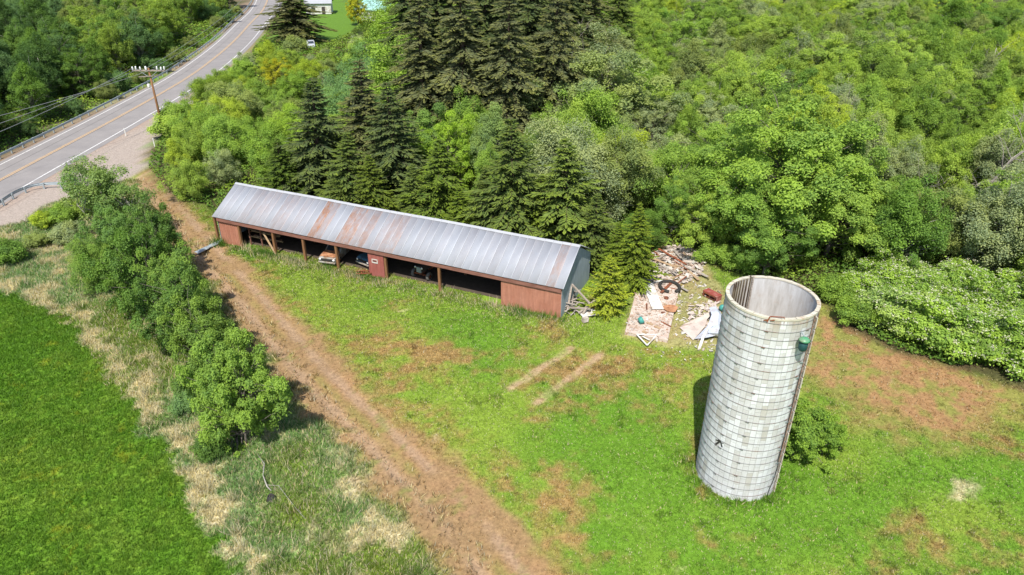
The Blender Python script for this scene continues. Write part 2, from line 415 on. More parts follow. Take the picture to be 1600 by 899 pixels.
DEBRIS = [G(976, 523), G(1043, 540), G(1120, 545), G(1140, 470), G(1108, 420), G(1080, 385), G(1030, 385), G(1003, 425)]
APRON = [(-57.4, 60), G(40, 345), G(75, 318), G(118, 305), G(190, 285), G(236, 262), G(222, 240), G(252, 205), G(262, 180), (-52.6, 118), (-53.6, 135), (-57.6, 136)]
EDGE = [(48, 30), (41, 36), G(1600, 607), G(1500, 575), G(1400, 545), G(1335, 512), G(1300, 478), G(1210, 440), G(1110, 410), G(1085, 392), G(1040, 384), G(1000, 420), G(955, 440), SHED(-1.2, 7.8), SHED(5, 8.2), SHED(20, 8.5), SHED(36.5, 8.0), SHED(37.0, 3.0), G(320, 318), G(278, 312), G(232, 262), G(238, 235), G(262, 200), (-49.5, 118), (-51, 135), (-56.0, 150), (-61, 172), (-64, 190)]
LAWN2 = [(-60, 176), (-45, 172), (-42, 190), (-44, 215), (-52, 262), (-68, 300), (-90, 290), (-72, 230), (-65, 200)]
WOOD = [(230, 20)] + EDGE + [(-75, 240), (-85, 300), (-60, 330), (260, 330)]
DIRT2 = [G(1285, 472), G(1330, 510), G(1400, 545), G(1500, 577), G(1640, 622), G(1640, 655), G(1560, 640), G(1480, 690), G(1400, 680), G(1330, 640), G(1262, 580)]
RUTS = [[G(797, 606), G(845, 574), G(893, 543)], [G(838, 628), G(885, 592), G(937, 553)]]
WOODL = [(-66.6, -20), (-67.0, 60), (-67.4, 110), (-69, 140), (-72.3, 165), (-77.5, 195), (-86.5, 240), (-101, 285), (-260, 300), (-260, -20)]

C = dict(lawn=(.118, .235, .020), lawn_b=(.195, .28, .034), field=(.095, .205, .014), field_b=(.155, .25, .026), blue=(.165, .275, .085), dry=(.62, .53, .34),
         orange=(.30, .175, .085), track=(.275, .165, .085), rut=(.33, .23, .155), gravel=(.33, .275, .235), humus=(.06, .05, .025), tan=(.37, .26, .16), far=(.10, .19, .02))
C = {k: np.array(v) for k, v in C.items()}

def zones(x, y):
    z = {}
    d, s, a = pdist(x, y, TRACK)
    n = fbm(x, y, 3.5, 3); n2 = fbm(x, y, 1.1, 5)
    halfw = np.interp(a, [0, 12, 30, 60, 90], [1.5, 1.15, 1.85, 2.1, 2.45])
    z['track'] = 1 - sm(-.7, .75, d - halfw + (n - .5) * 2.6 + (n2 - .5) * 1.6)
    z['rut'] = (1 - sm(.1, .55, np.abs(d - .9) + (n2 - .5) * .5)) * sm(.25, .5, n)
    fd, fs, _ = pdist(x, y, FIELD)
    sdist = fd * fs * -1         # + on the field's side
    z['fieldd'] = sdist + (n - .5) * 1.6 + (n2 - .5) * 1.1 + (fbm(x, y, .45, 33, 2) - .5) * 1.2
    ts = d * s                   # + on the lawn side of the track (travel is toward the camera)
    z['strip'] = (z['fieldd'] < 0) & (ts < 0)
    z['left'] = ts < 0
    z['ts'] = ts; z['td'] = d
    z['wood'] = 1 - sm(-.6, 1.0, sdpoly(x, y, WOOD) + (n - .5) * 1.5)
    z['woodl'] = 1 - sm(-1, 1, sdpoly(x, y, WOODL) + (n - .5) * 2)
    z['lawn2'] = 1 - sm(-2, 2, sdpoly(x, y, LAWN2))
    z['dirt2'] = 1 - sm(-1.6, 2.2, sdpoly(x, y, DIRT2) + (n - .5) * 5.5 + (n2 - .5) * 3)
    z['apron'] = 1 - sm(-.6, .5, sdpoly(x, y, APRON) + (n - .5) * 1.6)
    z['debris'] = 1 - sm(-.3, .6, sdpoly(x, y, DEBRIS) + (n2 - .5) * 1.0)
    rd, rs, _ = pdist(x, y, ROAD); z['road'] = rd; z['rside'] = rs
    rr = np.minimum(pdist(x, y, RUTS[0])[0], pdist(x, y, RUTS[1])[0]); z['ruts'] = (1 - sm(.15, .5, rr + (n2 - .5) * .5))
    z['n'] = n; z['n2'] = n2
    return z

def ground_colour(x, y):
    z = zones(x, y); n = z['n']; n2 = z['n2']; nb = fbm(x, y, 9, 21); nf = fbm(x, y, .5, 31, 2)
    mix = lambda a, b, k: a + (b - a) * np.clip(k, 0, 1)[:, None]
    c = mix(np.tile(C['lawn'], (len(x), 1)), C['lawn_b'], sm(.35, .65, nb))
    # worn orange-brown patches of the lawn
    near = np.exp(-((x + 5.5) ** 2 / 40 + (y - 43) ** 2 / 10)) * .16 + np.exp(-((x - 7) ** 2 / 30 + (y - 38.5) ** 2 / 12)) * .08 + np.exp(-z['td'] / 2.5) * .14
    c = mix(c, C['orange'] * np.array([1.1, 1.1, 1.]), sm(.50, .74, fbm(x, y, 4.2, 41) * .5 + n2 * .27 + nf * .23 + near) * .85)
    c = mix(c, C['tan'] * 1.05, z['ruts'] * (.35 + .5 * sm(.3, .6, nf * .6 + n2 * .4)))
    c = mix(c, C['dry'] * .85, sm(.74, .90, fbm(x, y, 2.2, 47) * .75 + nf * .25 + np.exp(-((x - 24.5) ** 2 / 6 + (y - 29.6) ** 2 / 1.5)) * .3 + np.exp(-((x - 5.5) ** 2 / 3 + (y - 27) ** 2 / 1)) * .25) * .8)
    c = mix(c, C['orange'] * np.array([1.05, .98, 1.]), z['dirt2'] * (.46 + .46 * sm(.35, .55, n2 * .6 + nf * .4)))
    # rough strip
    k = (z['left']).astype(float); st = mix(np.tile(C['blue'], (len(x), 1)), C['lawn_b'] * .9, sm(.4, .65, nb))
    edge = np.exp(-np.abs(z['fieldd'] + .7) / .75)
    dryk = fbm(x, y, 1.5, 53) * .55 + nf * .30 - .045 + .15 * n + edge * .27 + .14 * np.exp(-((x + 8.5) ** 2 / 14 + (y - 27.5) ** 2 / 14)) + .1 * sm(46, 56, y) * sm(-27, -36, x) + .02
    st = mix(st, C['dry'], sm(.55, .72, dryk) * .9)
    c = mix(c, st, k)
    f = sm(-.1, .35, z['fieldd']) * k
    fc = mix(np.tile(C['field'], (len(x), 1)), C['field_b'], sm(.35, .75, fbm(x, y, 7, 61) * .65 + nf * .35)); fc = fc * (.85 + .3 * fbm(x * .5 + y * .2, y, 2.2, 63))[:, None]; fc = mix(fc, np.array([.34, .33, .02]), sm(.66, .8, fbm(x, y, 1.4, 67) * .6 + vnoise(x, y, .25, 5) * .3 + .12 * fbm(x, y, 10, 69)) * .45)
    c = mix(c, fc, f)
    c = mix(c, mix(np.tile(C['track'], (len(x), 1)), C['orange'], sm(.45, .6, n)), z['track'] * .93)
    c = mix(c, C['rut'], z['rut'] * z['track'] * .6)
    c = mix(c, C['lawn'] * .9, z['track'] * np.maximum(sm(.58, .75, n2 * .7 + nf * .3) * .4, (1 - sm(.1, .5, z['td'])) * sm(.45, .65, n) * .3))
    c = mix(c, C['humus'], np.maximum(z['wood'], z['woodl']) * .9)
    c = mix(c, C['far'], z['lawn2'])
    c = mix(c, C['tan'] * 1.05, z['debris'] * .55)
    c = mix(c, C['gravel'], z['apron'])
    sh = (1 - sm(5.0, 6.4, z['road'] + (n - .5) * 1.0 + np.where(z['rside'] > 0, .9, 0)))
    c = mix(c, C['gravel'] * np.array([.92, .78, .68]), sh)
    return c, z

# ------------------------------------------------------------------ ground sheet
def axis_pts(lo, hi, step, far0, far1):
    a = list(np.arange(lo, hi, step)); s = step; v = a[-1]
    while v < far1: s *= 1.13; v += s; a.append(v)
    s = step; v = lo; b = []
    while v > far0: s *= 1.13; v -= s; b.append(v)
    return np.array(b[::-1] + a)
gx = axis_pts(-46, 42, .24, -1500, 1500); gy = axis_pts(20, 66, .24, -400, 2500)
X, Y = np.meshgrid(gx, gy); xs, ys = X.ravel(), Y.ravel()
gc, gz = ground_colour(xs, ys)
def ground_h(x, y, z=None):
    z = z or zones(x, y)
    flat = sm(6.5, 9, z['road']) * (1 - z['apron']) * sm(0, 2, sdpoly(x, y, [SHED(-.5, -.5), SHED(36, -.5), SHED(36, 8), SHED(-.5, 8)])) * (1 - z['debris'])
    h = -(.16 * fbm(x, y, 6, 71) + .05 * fbm(x, y, .9, 73) + .05 * z['rut'] * z['track']) * flat
    return h
V = np.stack([xs, ys, ground_h(xs, ys, gz)], -1)
nx, ny = len(gx), len(gy); I = np.arange(nx * ny).reshape(ny, nx)
F = np.stack([I[:-1, :-1].ravel(), I[:-1, 1:].ravel(), I[1:, 1:].ravel(), I[1:, :-1].ravel()], -1)
tag(link('ground', np_mesh('ground', V, F, MAT['ground'], True, cattr=gc)), kind='structure')

# ------------------------------------------------------------------ road
def smooth_line(P, step=2.0):
    P = [Vector((*p, 0)) for p in P]; out = []
    for i in range(len(P) - 1):
        p0, p1, p2, p3 = P[max(i - 1, 0)], P[i], P[i + 1], P[min(i + 2, len(P) - 1)]
        n = max(2, int((p2 - p1).length / step))
        for k in range(n):
            t = k / n; out.append(.5 * ((2 * p1) + (p2 - p0) * t + (2 * p0 - 5 * p1 + 4 * p2 - p3) * t * t + (3 * p1 - p0 - 3 * p2 + p3) * t ** 3))
    out.append(P[-1]); return out
RL = smooth_line(ROAD, 2.0)
def offset_line(L, o):
    r = []
    for i, p in enumerate(L):
        d = (L[min(i + 1, len(L) - 1)] - L[max(i - 1, 0)]).normalized(); r.append(p + Vector((d.y, -d.x, 0)) * o)
    return r
def ribbon(L, a, b, z, name, mat, crown=0):
    A, B = offset_line(L, a), offset_line(L, b); m = MB(); n = len(L)
    m.add([(p.x, p.y, z) for p in A] + [(p.x, p.y, z) for p in B], [(i, n + i, n + i + 1, i + 1) for i in range(n - 1)])
    return tag(m.build(name, mat), kind='structure')
ribbon(RL, -4.35, 5.2, .012, 'road', MAT['asphalt'])
ribbon(RL, -3.65, -3.5, .017, 'road_marking', MAT['linew'])
ribbon(RL, 4.05, 4.22, .017, 'road_marking', MAT['linew'])
ribbon(RL, -.22, -.10, .017, 'road_marking', MAT['liney'])
ribbon(RL, .08, .20, .017, 'road_marking', MAT['liney'])
ribbon(RL, .30, .37, .016, 'road_crack_seal', MAT['tar'])
ribbon(offset_line(RL, -2.0), -.03, .03, .016, 'road_crack_seal', MAT['tar'])

# ------------------------------------------------------------------ guard rails
def guardrail(line, label, spacing=1.95, first=0.0, z0=.0, name='guardrail', zt=.74, side=1, endcap=False):
    r = empty(name, (line[0][0], line[0][1], 0), 0, label, 'guardrail', 'steel guardrails by the road'); o = Vector((line[0][0], line[0][1], 0))
    prof = [(.0, .16), (.045, .13), (.045, .075), (0, .035), (0, -.035), (.045, -.075), (.045, -.13), (0, -.16)]
    P = [Vector((p[0], p[1], 0)) for p in line]; m = MB(); vs = []; n = len(P); k = len(prof)
    for i, p in enumerate(P):
        d = (P[min(i + 1, n - 1)] - P[max(i - 1, 0)]).normalized(); q = Vector((d.y, -d.x, 0)) * side
        for a, b in prof: vs.append(p - o + q * (a + .09) + Vector((0, 0, zt - .16 + b)))
    m.add(vs, [(i * k + j, i * k + j + 1, (i + 1) * k + j + 1, (i + 1) * k + j) for i in range(n - 1) for j in range(k - 1)], True)
    b = m.build('rail', MAT['steel'], r); s = b.modifiers.new('t', 'SOLIDIFY'); s.thickness = .012
    pm = MB().box((0, 0, .29), (.14, .16, .82)).box((.09 * 0, 0, .6), (.2, .13, .26)).mesh('post', MAT['steel'])
    acc = first; L = [0]
    for i in range(1, n): L.append(L[-1] + (P[i] - P[i - 1]).length)
    while acc < L[-1]:
        i = max(j for j in range(n) if L[j] <= acc); i = min(i, n - 2); t = (acc - L[i]) / (L[i + 1] - L[i]); p = P[i].lerp(P[i + 1], t)
        c = link('post', pm, r); c.location = p - o; d = P[i + 1] - P[i]; c.rotation_euler = (0, 0, math.atan2(d.y, d.x)); acc += spacing
    if endcap:
        e = MB(); p = P[-1] - o; d = (P[-1] - P[-2]).normalized()
        e.lathe([(.28, -.16), (.28, .16), (.24, .16), (.24, -.16), (.28, -.16)], (p.x + d.x * .05, p.y + d.y * .05, zt - .16), 16); e.build('end_terminal', MAT['steel'], r)
gl = [(p.x, p.y) for p in offset_line(RL, -5.0) if 40 < p.y < 262]
guardrail(gl, 'long galvanised guardrail along the far side of the road below the trees', spacing=2.4)
cr = [G(-60, 362, .6), G(-30, 335, .6), G(0, 316, .6), G(25, 300, .6), G(52, 290, .6), G(86, 287, .6), G(120, 289, .6)]
cr = [(p.x, p.y) for p in smooth_line(cr, .5)]
guardrail(cr, 'short curved guardrail that turns from the road into the driveway', spacing=1.95, first=.6, side=-1, endcap=True)

# ------------------------------------------------------------------ delineators, utility pole, wires
def delineator(px, py, label, h=1.15):
    x, y = G(px, py); r = empty('delineator_post', (x, y, 0), .1, label, 'road marker', 'white road edge markers')
    MB().box((0, 0, h / 2), (.13, .05, h)).build('post', MAT['white'], r, .01)
    MB().box((0, -.03, h - .16), (.1, .008, .14)).build('reflector', MAT['sheet'], r)
delineator(197, 213, 'white plastic edge marker on the gravel beside the utility pole')
delineator(242, 230, 'thin white marker post at the edge of the bushes', 1.2)
delineator(421, 44, 'white edge marker on the far bend by the conifer', 1.7)
PX, PY, PH = -52.56, 103.22, 8.4
pole = empty('utility_pole', (PX, PY, 0), 0.0, 'brown wooden utility pole with double crossarm beside the road', 'utility pole')
MB().tube([(0, 0, -.2), (.02, 0, 3), (0, 0, PH)], [.19, .17, .13], 12).build('pole', MAT['woodb'], pole)
MB().box((0, -.17, PH - .35), (4.6, .1, .14)).box((0, .17, PH - .35), (4.6, .1, .14)).build('crossarm', MAT['woodg'], pole)
MB().box((0.1, -.2, PH - 1.1), (3.0, .1, .12), .35).build('crossarm', MAT['woodg'], pole)
br = MB(); br.bar((-1.2, -.2, PH - .45), (0, -.12, PH - 1.3), .05).bar((1.2, -.2, PH - .45), (0, -.12, PH - 1.3), .05); br.build('brace', MAT['steel'], pole)
insm = MB().lathe([(.03, 0), (.09, .03), (.05, .08), (.1, .12), (.05, .17), (.08, .21), (.03, .28)], n=10, cap=True).mesh('insulator', MAT['ceramic'])
INS = [(-2.2, -.17), (-1.9, .17), (-1.1, -.17), (-.5, .17), (-.25, -.17), (1.15, .17), (1.9, -.17), (2.2, .17)]
for ix, iy in INS:
    i_ = link('insulator', insm, pole); i_.location = (ix, iy, PH - .28)
    i_.scale = (1.6, 1.6, 1.8)
mt = MB().lathe([(.02, -.35), (.22, -.33), (.24, -.2), (.24, .3), (.18, .36), (.02, .37)], (.0, -.42, PH - 2.6), 14, cap=True).build('transformer', MAT['white'], pole)
mt.scale = (.8, .9, .8); mt.location = (-.35, 0, 1.3)
def catenary(a, b, sag, n=24):
    a, b = Vector(a), Vector(b); return [a.lerp(b, i / n) - Vector((0, 0, sag * 4 * (i / n) * (1 - i / n))) for i in range(n + 1)]
def back_pt(px, py, z):
    x, y = G(px, py, z); return Vector((x, y, z))
WL = [('lowest of the three overhead wires left of the pole', -2.2, (0, 205)), ('middle one of the three overhead wires left of the pole', -1.1, (0, 192)), ('uppermost of the three overhead wires left of the pole', 1.15, (0, 180))]
for lb, ox, (qx, qy) in WL:
    a = Vector((PX + ox, PY - .17, PH)); q = back_pt(qx, qy, 7.4); b = a + (q - a) * 1.9; b.z = 7.9
    tag(MB().tube(catenary(a, b, .8), .022, 6).build('overhead_wire', MAT['wire']), lb, 'power line', 'overhead wires on the utility pole')
for k, (ox, (qx, qy)) in enumerate([(-.25, (340, 30)), (.6, (345, 38)), (2.2, (352, 46))]):
    a = Vector((PX + ox, PY + .17, PH)); q = back_pt(qx, qy, 8.2); b = a + (q - a) * 1.6; b.z = 8.6
    tag(MB().tube(catenary(a, b, .7), .022, 6).build('overhead_wire', MAT['wire']),
        ['upper wire running from the pole along the far guardrail', 'middle wire running from the pole along the far guardrail', 'lower wire running from the pole along the far guardrail'][k], 'power line', 'overhead wires on the utility pole')

# ------------------------------------------------------------------ shed
HE, HR, WR = 2.86, 4.98, 3.56
shed = empty('open_front_shed', (SHED_B[0], SHED_B[1], 0), YAW, 'long open fronted farm shed with grey metal roof and faded red doors', 'shed')
# local frame: x = along front (east corner is 0, the far end is -SL), y = back, z up
x0 = -SL + .25
tW = [T_AT(p) for p in (340, 374.8, 428, 475, 527, 576, 600, 687, 783)]
def wallbox(m, x0_, x1_, y, z0, z1, th=.06): return m.box(((x0_ + x1_) / 2, y, (z0 + z1) / 2), (abs(x1_ - x0_), th, z1 - z0))
def ribbed(m, xa, xb, y, z0, z1, pitch=.23, d=.022, out=-1, zfun=None, along='x'):
    n = max(2, int(abs(xb - xa) / pitch)); vs = []; fs = []
    for i in range(n):
        a = xa + (xb - xa) * i / n; b = xa + (xb - xa) * (i + 1) / n; w_ = (b - a)
        for q, o in ((0, 0), (.62, 0), (.72, d), (.9, d), (1.0, 0)):
            t = a + w_ * q; zt = zfun(t) if zfun else z1
            if along == 'x': vs += [(t, y + out * o, z0), (t, y + out * o, zt)]
            else: vs += [(y - out * o, t, z0), (y - out * o, t, zt)]
    k = len(vs) // 2
    for i in range(k - 1): fs.append((2 * i, 2 * i + 2, 2 * i + 3, 2 * i + 1))
    return m.add(vs, fs)
def solid(o, t): s = o.modifiers.new('s', 'SOLIDIFY'); s.thickness = t; s.offset = 0; return o
solid(ribbed(MB(), -tW[8], -.02, 0, -.1, HE - .16, .9, .012).build('wall_panel', MAT['redwall'], shed), .03)
solid(ribbed(MB(), -tW[0] + .3, -tW[1] - .1, .05, .02, HE - .4, .22, .03).build('sliding_door', MAT['redwall'], shed), .03)
dr = solid(ribbed(MB(), -tW[5], -tW[6], .0, -.1, HE - .16, .7, .012).build('door', MAT['reddark'], shed), .04)
sx = -(tW[5] + tW[6]) / 2 - .1
sg = MB().box((sx, -.05, 1.62), (.62, .012, .40)).build('notice_sign', MAT['white'], shed)
MB().box((sx, -.06, 1.64), (.46, .006, .2)).build('printed_area', MAT['reddark'], sg)
MB().box((sx - .02, -.066, 1.63), (.3, .004, .09)).build('printed_mark', MAT['rubber'], sg)
gab = lambda y: (HE - .1) + (HR - HE) * (y / WR if y < WR else (SW - y) / (SW - WR))
gz_ = lambda y: min(gab(max(y, 0)), 99) - .04
solid(ribbed(MB(), 0, SW, 0, -.1, 3, .3, .02, 1, gz_, 'y').build('end_wall', MAT['bluewall'], shed), .03)
solid(ribbed(MB(), 0, SW, x0, -.1, 3, .3, .02, -1, gz_, 'y').build('end_wall', MAT['bluewall'], shed), .03)
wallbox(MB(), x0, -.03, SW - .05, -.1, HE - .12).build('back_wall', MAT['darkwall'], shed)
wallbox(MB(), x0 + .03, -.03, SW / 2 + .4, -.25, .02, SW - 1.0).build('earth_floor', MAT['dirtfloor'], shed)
pm = MB().box((0, .0, (HE - .2) / 2 - .1), (.21, .21, HE)).mesh('post', MAT['woodb'])
for t in (tW[0] + .15, tW[1], tW[2], tW[3], tW[4], tW[7]):
    o = link('post', pm, shed); o.location = (-t, .02 + random.uniform(-.02, .02), -.02); o.rotation_euler = (0, random.uniform(-.015, .015), 0)
o = link('post', pm, shed); o.location = (-tW[6] + .12, .14, -.02)
for k in range(9):
    o = link('inner_post', pm, shed); o.location = (-SL + .5 + k * 4.1, WR, .3); 
for k in range(18):
    xx = -.6 - k * 2.0; b = MB()
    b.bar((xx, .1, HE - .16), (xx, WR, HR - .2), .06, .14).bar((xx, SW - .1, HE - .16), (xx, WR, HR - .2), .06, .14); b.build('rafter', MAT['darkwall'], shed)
MB().box(((x0 - .0) / 2 - .0, -.13, HE - .30), (SL - .3, .05, .36)).box((x0 / 2, -.06, HE - .12), (SL - .4, .1, .12)).build('fascia_board', MAT['fascia'], shed)
# roof: one sheet of panels per slope with standing seams; Col.r = rust, Col.g = tone
def roof_slope(y0, z0, y1, z1, name, shade):
    n = 48; vs = []; fs = []; cl = []; xa, xb = -SL - .15, .2; d = Vector((0, y1 - y0, z1 - z0)).normalized(); up = Vector((1, 0, 0)).cross(d)
    if up.z < 0: up = -up
    rr = random.Random(5); segs = 1
    spots = {}
    rustx = [(-T_AT(486, 3), 1.0, .42), (-T_AT(497, 3), .5, .3), (-T_AT(527, 3), .8, .36), (-T_AT(537, 3), .75, .36), (-T_AT(549, 3), .4, .36), (-T_AT(563, 3), .6, .36), (-T_AT(580, 3), .3, .36), (-T_AT(593, 3), .5, .36), (-T_AT(606, 3), .5, .36), (-T_AT(862, 3), .5, .36), (-T_AT(383, 3), .2, .6), (-T_AT(400, 3), .25, .6), (-T_AT(430, 3), .28, .6), (-T_AT(452, 3), .2, .5)]
    for i in range(n):
        a = xa + (xb - xa) * i / n; b = xa + (xb - xa) * (i + 1) / n; m_ = (a + b) / 2
        rust = max([v for (x_, v, w_) in rustx if abs(x_ - m_) < w_] + [rr.random() * .10]); tone = rr.random()
        dz = rr.uniform(-.006, .006)
        for s_ in range(segs):
            for q, o_ in ((0, 0), (.93, 0), (.95, .035), (.985, .035), (1., 0)):
                x_ = a + (b - a) * q
                sag = -.03 * math.sin(x_ * .6) * (s_ / segs)
                if s_ == 0: pass
            base = len(vs)
            for q, o_ in ((0, 0), (.93, 0), (.95, .035), (.985, .035), (1., 0)):
                x_ = a + (b - a) * q
                for e in (s_ / segs, (s_ + 1) / segs):
                    p = Vector((x_, y0 + (y1 - y0) * e, z0 + (z1 - z0) * e)) + up * (o_ + dz + .02 * math.sin(x_ * .45 + 1)); vs.append(p)
            for j in range(4):
                fs.append((base + 2 * j, base + 2 * j + 2, base + 2 * j + 3, base + 2 * j + 1))
                cl.append((rust * (1 if j == 0 else 1.1), tone, 0))
    me = np_mesh(name, np.array([tuple(v) for v in vs]), np.array(fs), MAT['roof'], cattr=np.array(cl)); o = link(name, me, shed); solid(o, .02); return o
roof_slope(-.22, HE - .06, WR, HR, 'roof', 1)
roof_slope(SW + .3, HE - .1, WR, HR, 'roof', 1)
rc = MB(); N = 24
for i in range(N):
    a = -SL - .15 + (SL + .35) * i / N; b = a + (SL + .35) / N + .03
    z_ = HR + .035 + .02 * math.sin(a * .45 + 1)
    rc.add([(a, WR - .22, z_ - .12), (a, WR, z_ + .012), (a, WR + .22, z_ - .12), (b, WR - .22, z_ - .12), (b, WR, z_ + .012), (b, WR + .22, z_ - .12)], [(0, 1, 4, 3), (1, 2, 5, 4)])
solid(rc.build('ridge_cap', MAT['roofgrey'], shed), .01)

# things inside and in front of the shed
def at_shed(x, y, z=0.0):
    p = SHED(-x, y); return (p[0], p[1], z)
def wheel(parent, x, y, z, r, w, ax='Y', mat='rubber'):
    m = MB(); m.lathe([(r * .55, -w / 2), (r * .9, -w / 2), (r, -w * .3), (r, w * .3), (r * .9, w / 2), (r * .55, w / 2)], (x, y, z), 20, ax); t = m.build('wheel', MAT[mat], parent)
    MB().lathe([(.02, -w * .3), (r * .56, -w * .35), (r * .56, w * .35), (.02, w * .3)], (x, y, z), 16, ax, True).build('rim', MAT['rust'], t); return t

def old_car(name, x, y, rz, label, body, hood, cat='car', scale=1.0):
    r = empty(name, at_shed(x, y), YAW + rz, label, cat)
    L = 4.4; prof = [(-2.2, .35), (-2.25, .6), (-2.2, .86), (-1.9, .95), (-1.0, 1.02), (-.55, 1.42), (.9, 1.46), (1.5, 1.02), (2.1, .95), (2.2, .6), (2.15, .35)]
    m = MB(); n = len(prof); vs = []
    for (px_, pz), in zip(prof):
        inn = .12 if pz > 1.1 else 0
        vs.append((px_, -.82 + inn, pz))
    for (px_, pz), in zip(prof):
        inn = .12 if pz > 1.1 else 0
        vs.append((px_, .82 - inn, pz))
    m.add(vs, [tuple(range(n)), tuple(range(n, 2 * n))[::-1]] + [(i, i + n, (i + 1) % n + n, (i + 1) % n) for i in range(n)])
    m.build('body', MAT[body], r, .05)
    MB().box((-1.55, 0, .985), (1.15, 1.5, .05), 0, (0, -.07)).build('hood', MAT[hood], r, .02)
    MB().box((-2.26, 0, .68), (.05, 1.25, .2)).build('grille', MAT['rubber'], r, .01)
    MB().box((-2.34, 0, .45), (.12, 1.7, .14)).build('bumper', MAT['dullwhite'], r, .03)
    for s in (-1, 1): MB().lathe([(.01, -.05), (.11, -.05), (.11, .02), (.01, .04)], (-2.27, s * .68, .7), 14, 'X', True).build('headlight', MAT['ceramic'], r)
    MB().quad((-1.02, -.62, 1.06), (-1.02, .62, 1.06), (-.58, .58, 1.41), (-.58, -.58, 1.41)).build('windscreen', MAT['glass'], r).location = (-.02, 0, .02)
    for sx_ in (-1.35, 1.35):
        for s in (-.76, .76): wheel(r, sx_, s, .32, .32, .2)
    r.scale = (scale,) * 3
    return r
# nose out of the bay between the third and fourth posts
old_car('derelict_car', -(tW[3] * .42 + tW[4] * .58), 2.2, PI / 2 + .15, 'derelict pale car with a rusty tan hood nosing out between the posts', 'dullwhite', 'rustlight')
old_car('derelict_car', -(tW[5] + .9), 3.3, PI / 2 - .25, 'derelict blue car parked deep in the bay beside the dark red door', 'blue', 'blue')
# tractor
tr = empty('farm_tractor', at_shed(-(tW[6] * .45 + tW[7] * .55), 3.1), YAW - .12, 'old grey tyred tractor standing in the bay right of the dark red door', 'tractor')
MB().box((0, -1.0, 1.0), (.62, 1.9, .62)).build('engine_hood', MAT['darkwall'], tr, .06)
MB().box((0, -1.97, .98), (.5, .05, .5)).build('grille', MAT['steel'], tr, .01)
MB().box((0, -1.5, .62), (.3, .7, .3)).box((0, 0, .7), (.5, 1.3, .5)).build('chassis', MAT['rust'], tr)
MB().bar((-.75, -1.6, .38), (.75, -1.6, .38), .1).build('front_axle', MAT['rust'], tr)
MB().box((0, -.9, 1.36), (.3, .5, .1)).tube([(0.2, -1.4, 1.3), (.2, -1.4, 1.9)], .035).build('exhaust', MAT['redpaint'], tr)
MB().box((0, .45, 1.2), (.5, .45, .08)).box((0, .68, 1.4), (.5, .06, .4)).build('seat', MAT['redpaint'], tr, .02)
MB().lathe([(.19, -.015), (.21, 0), (.19, .015), (.17, 0), (.19, -.015)], (0, .05, 1.55), 16).bar((0, -.05, 1.2), (0, .05, 1.55), .03).build('steering_wheel', MAT['rubber'], tr)
for s in (-1, 1):
    wheel(tr, s * .82, -1.6, .38, .38, .24, 'X', 'greytyre' if 'greytyre' in MAT else 'rubber'); wheel(tr, s * .82, .5, .68, .68, .36, 'X')
    MB().lathe([(.01, -.04), (.09, -.04), (.09, .03), (.01, .04)], (s * .36, -1.98, 1.2), 12, 'Y', True).build('headlight', MAT['ceramic'], tr)
# lumber rack in the first bay
rk = empty('lumber_rack', at_shed(-(tW[1] + tW[2]) / 2 - .0, .8), YAW, 'wooden rack of stacked lumber inside the bay next to the left door', 'rack')
for xx in (-1.6, -.2, 1.5):
    MB().box((xx, 0, 1.2), (.1, .1, 2.4)).build('upright', MAT['fascia'], rk)
    for zz in (.8, 1.35, 1.9): MB().box((xx, .35, zz), (.08, .9, .08)).build('support_arm', MAT['fascia'], rk)
for k, (yy, zz, a, b) in enumerate([(.2, 1.98, -2.1, 2.0), (.36, 2.0, -1.8, 2.3), (.52, 1.99, -2.2, 1.4), (.25, 1.44, -1.5, 1.9), (.45, 1.44, -2.0, 1.7), (.3, .89, -1.4, 2.1), (.1, .9, -1.9, .9)]):
    tag(MB().box(((a + b) / 2, yy, zz), (b - a, .14, .07)).build('plank', MAT['woodo'], rk))
pl = tag(MB().bar(at_shed(-tW[2] - 1.4, .3, 1.9), at_shed(-tW[2] + .15, -.15, .1), .16, .06).build('leaning_board', MAT['woodo']), 'loose tan board leaning down toward the second shed post', 'board')
jk = empty('broken_trailer_frame', at_shed(-tW[5] - .2, .1), YAW + .2, 'broken rusty trailer frame lying in the grass by the dark red door', 'trailer frame')
MB().bar((-1.1, 0, .25), (.5, .2, .4), .09).bar((-1.0, -.4, .2), (.4, -.25, .35), .09).bar((-.6, -.5, .25), (-.5, .4, .3), .07).build('frame', MAT['rust'], jk)
MB().bar((-.9, -.1, .3), (-.5, -.3, .75), .06).build('drawbar', MAT['woodo'], jk)
wheel(jk, .1, .35, .26, .26, .14)
bt = empty('blue_cabinet', at_shed(-tW[6] + 1.3, 5.2), YAW, 'blue appliance with round white knobs at the back of the tractor bay', 'appliance')
MB().box((0, 0, .9), (.9, .7, 1.8)).build('body', MAT['blue'], bt, .04)
for zz in (1.35, 1.6): MB().lathe([(.01, -.03), (.1, -.03), (.09, .03), (.01, .03)], (.1 * (zz > 1.5), -.37, zz), 12, 'Y', True).build('knob', MAT['ceramic'], bt)
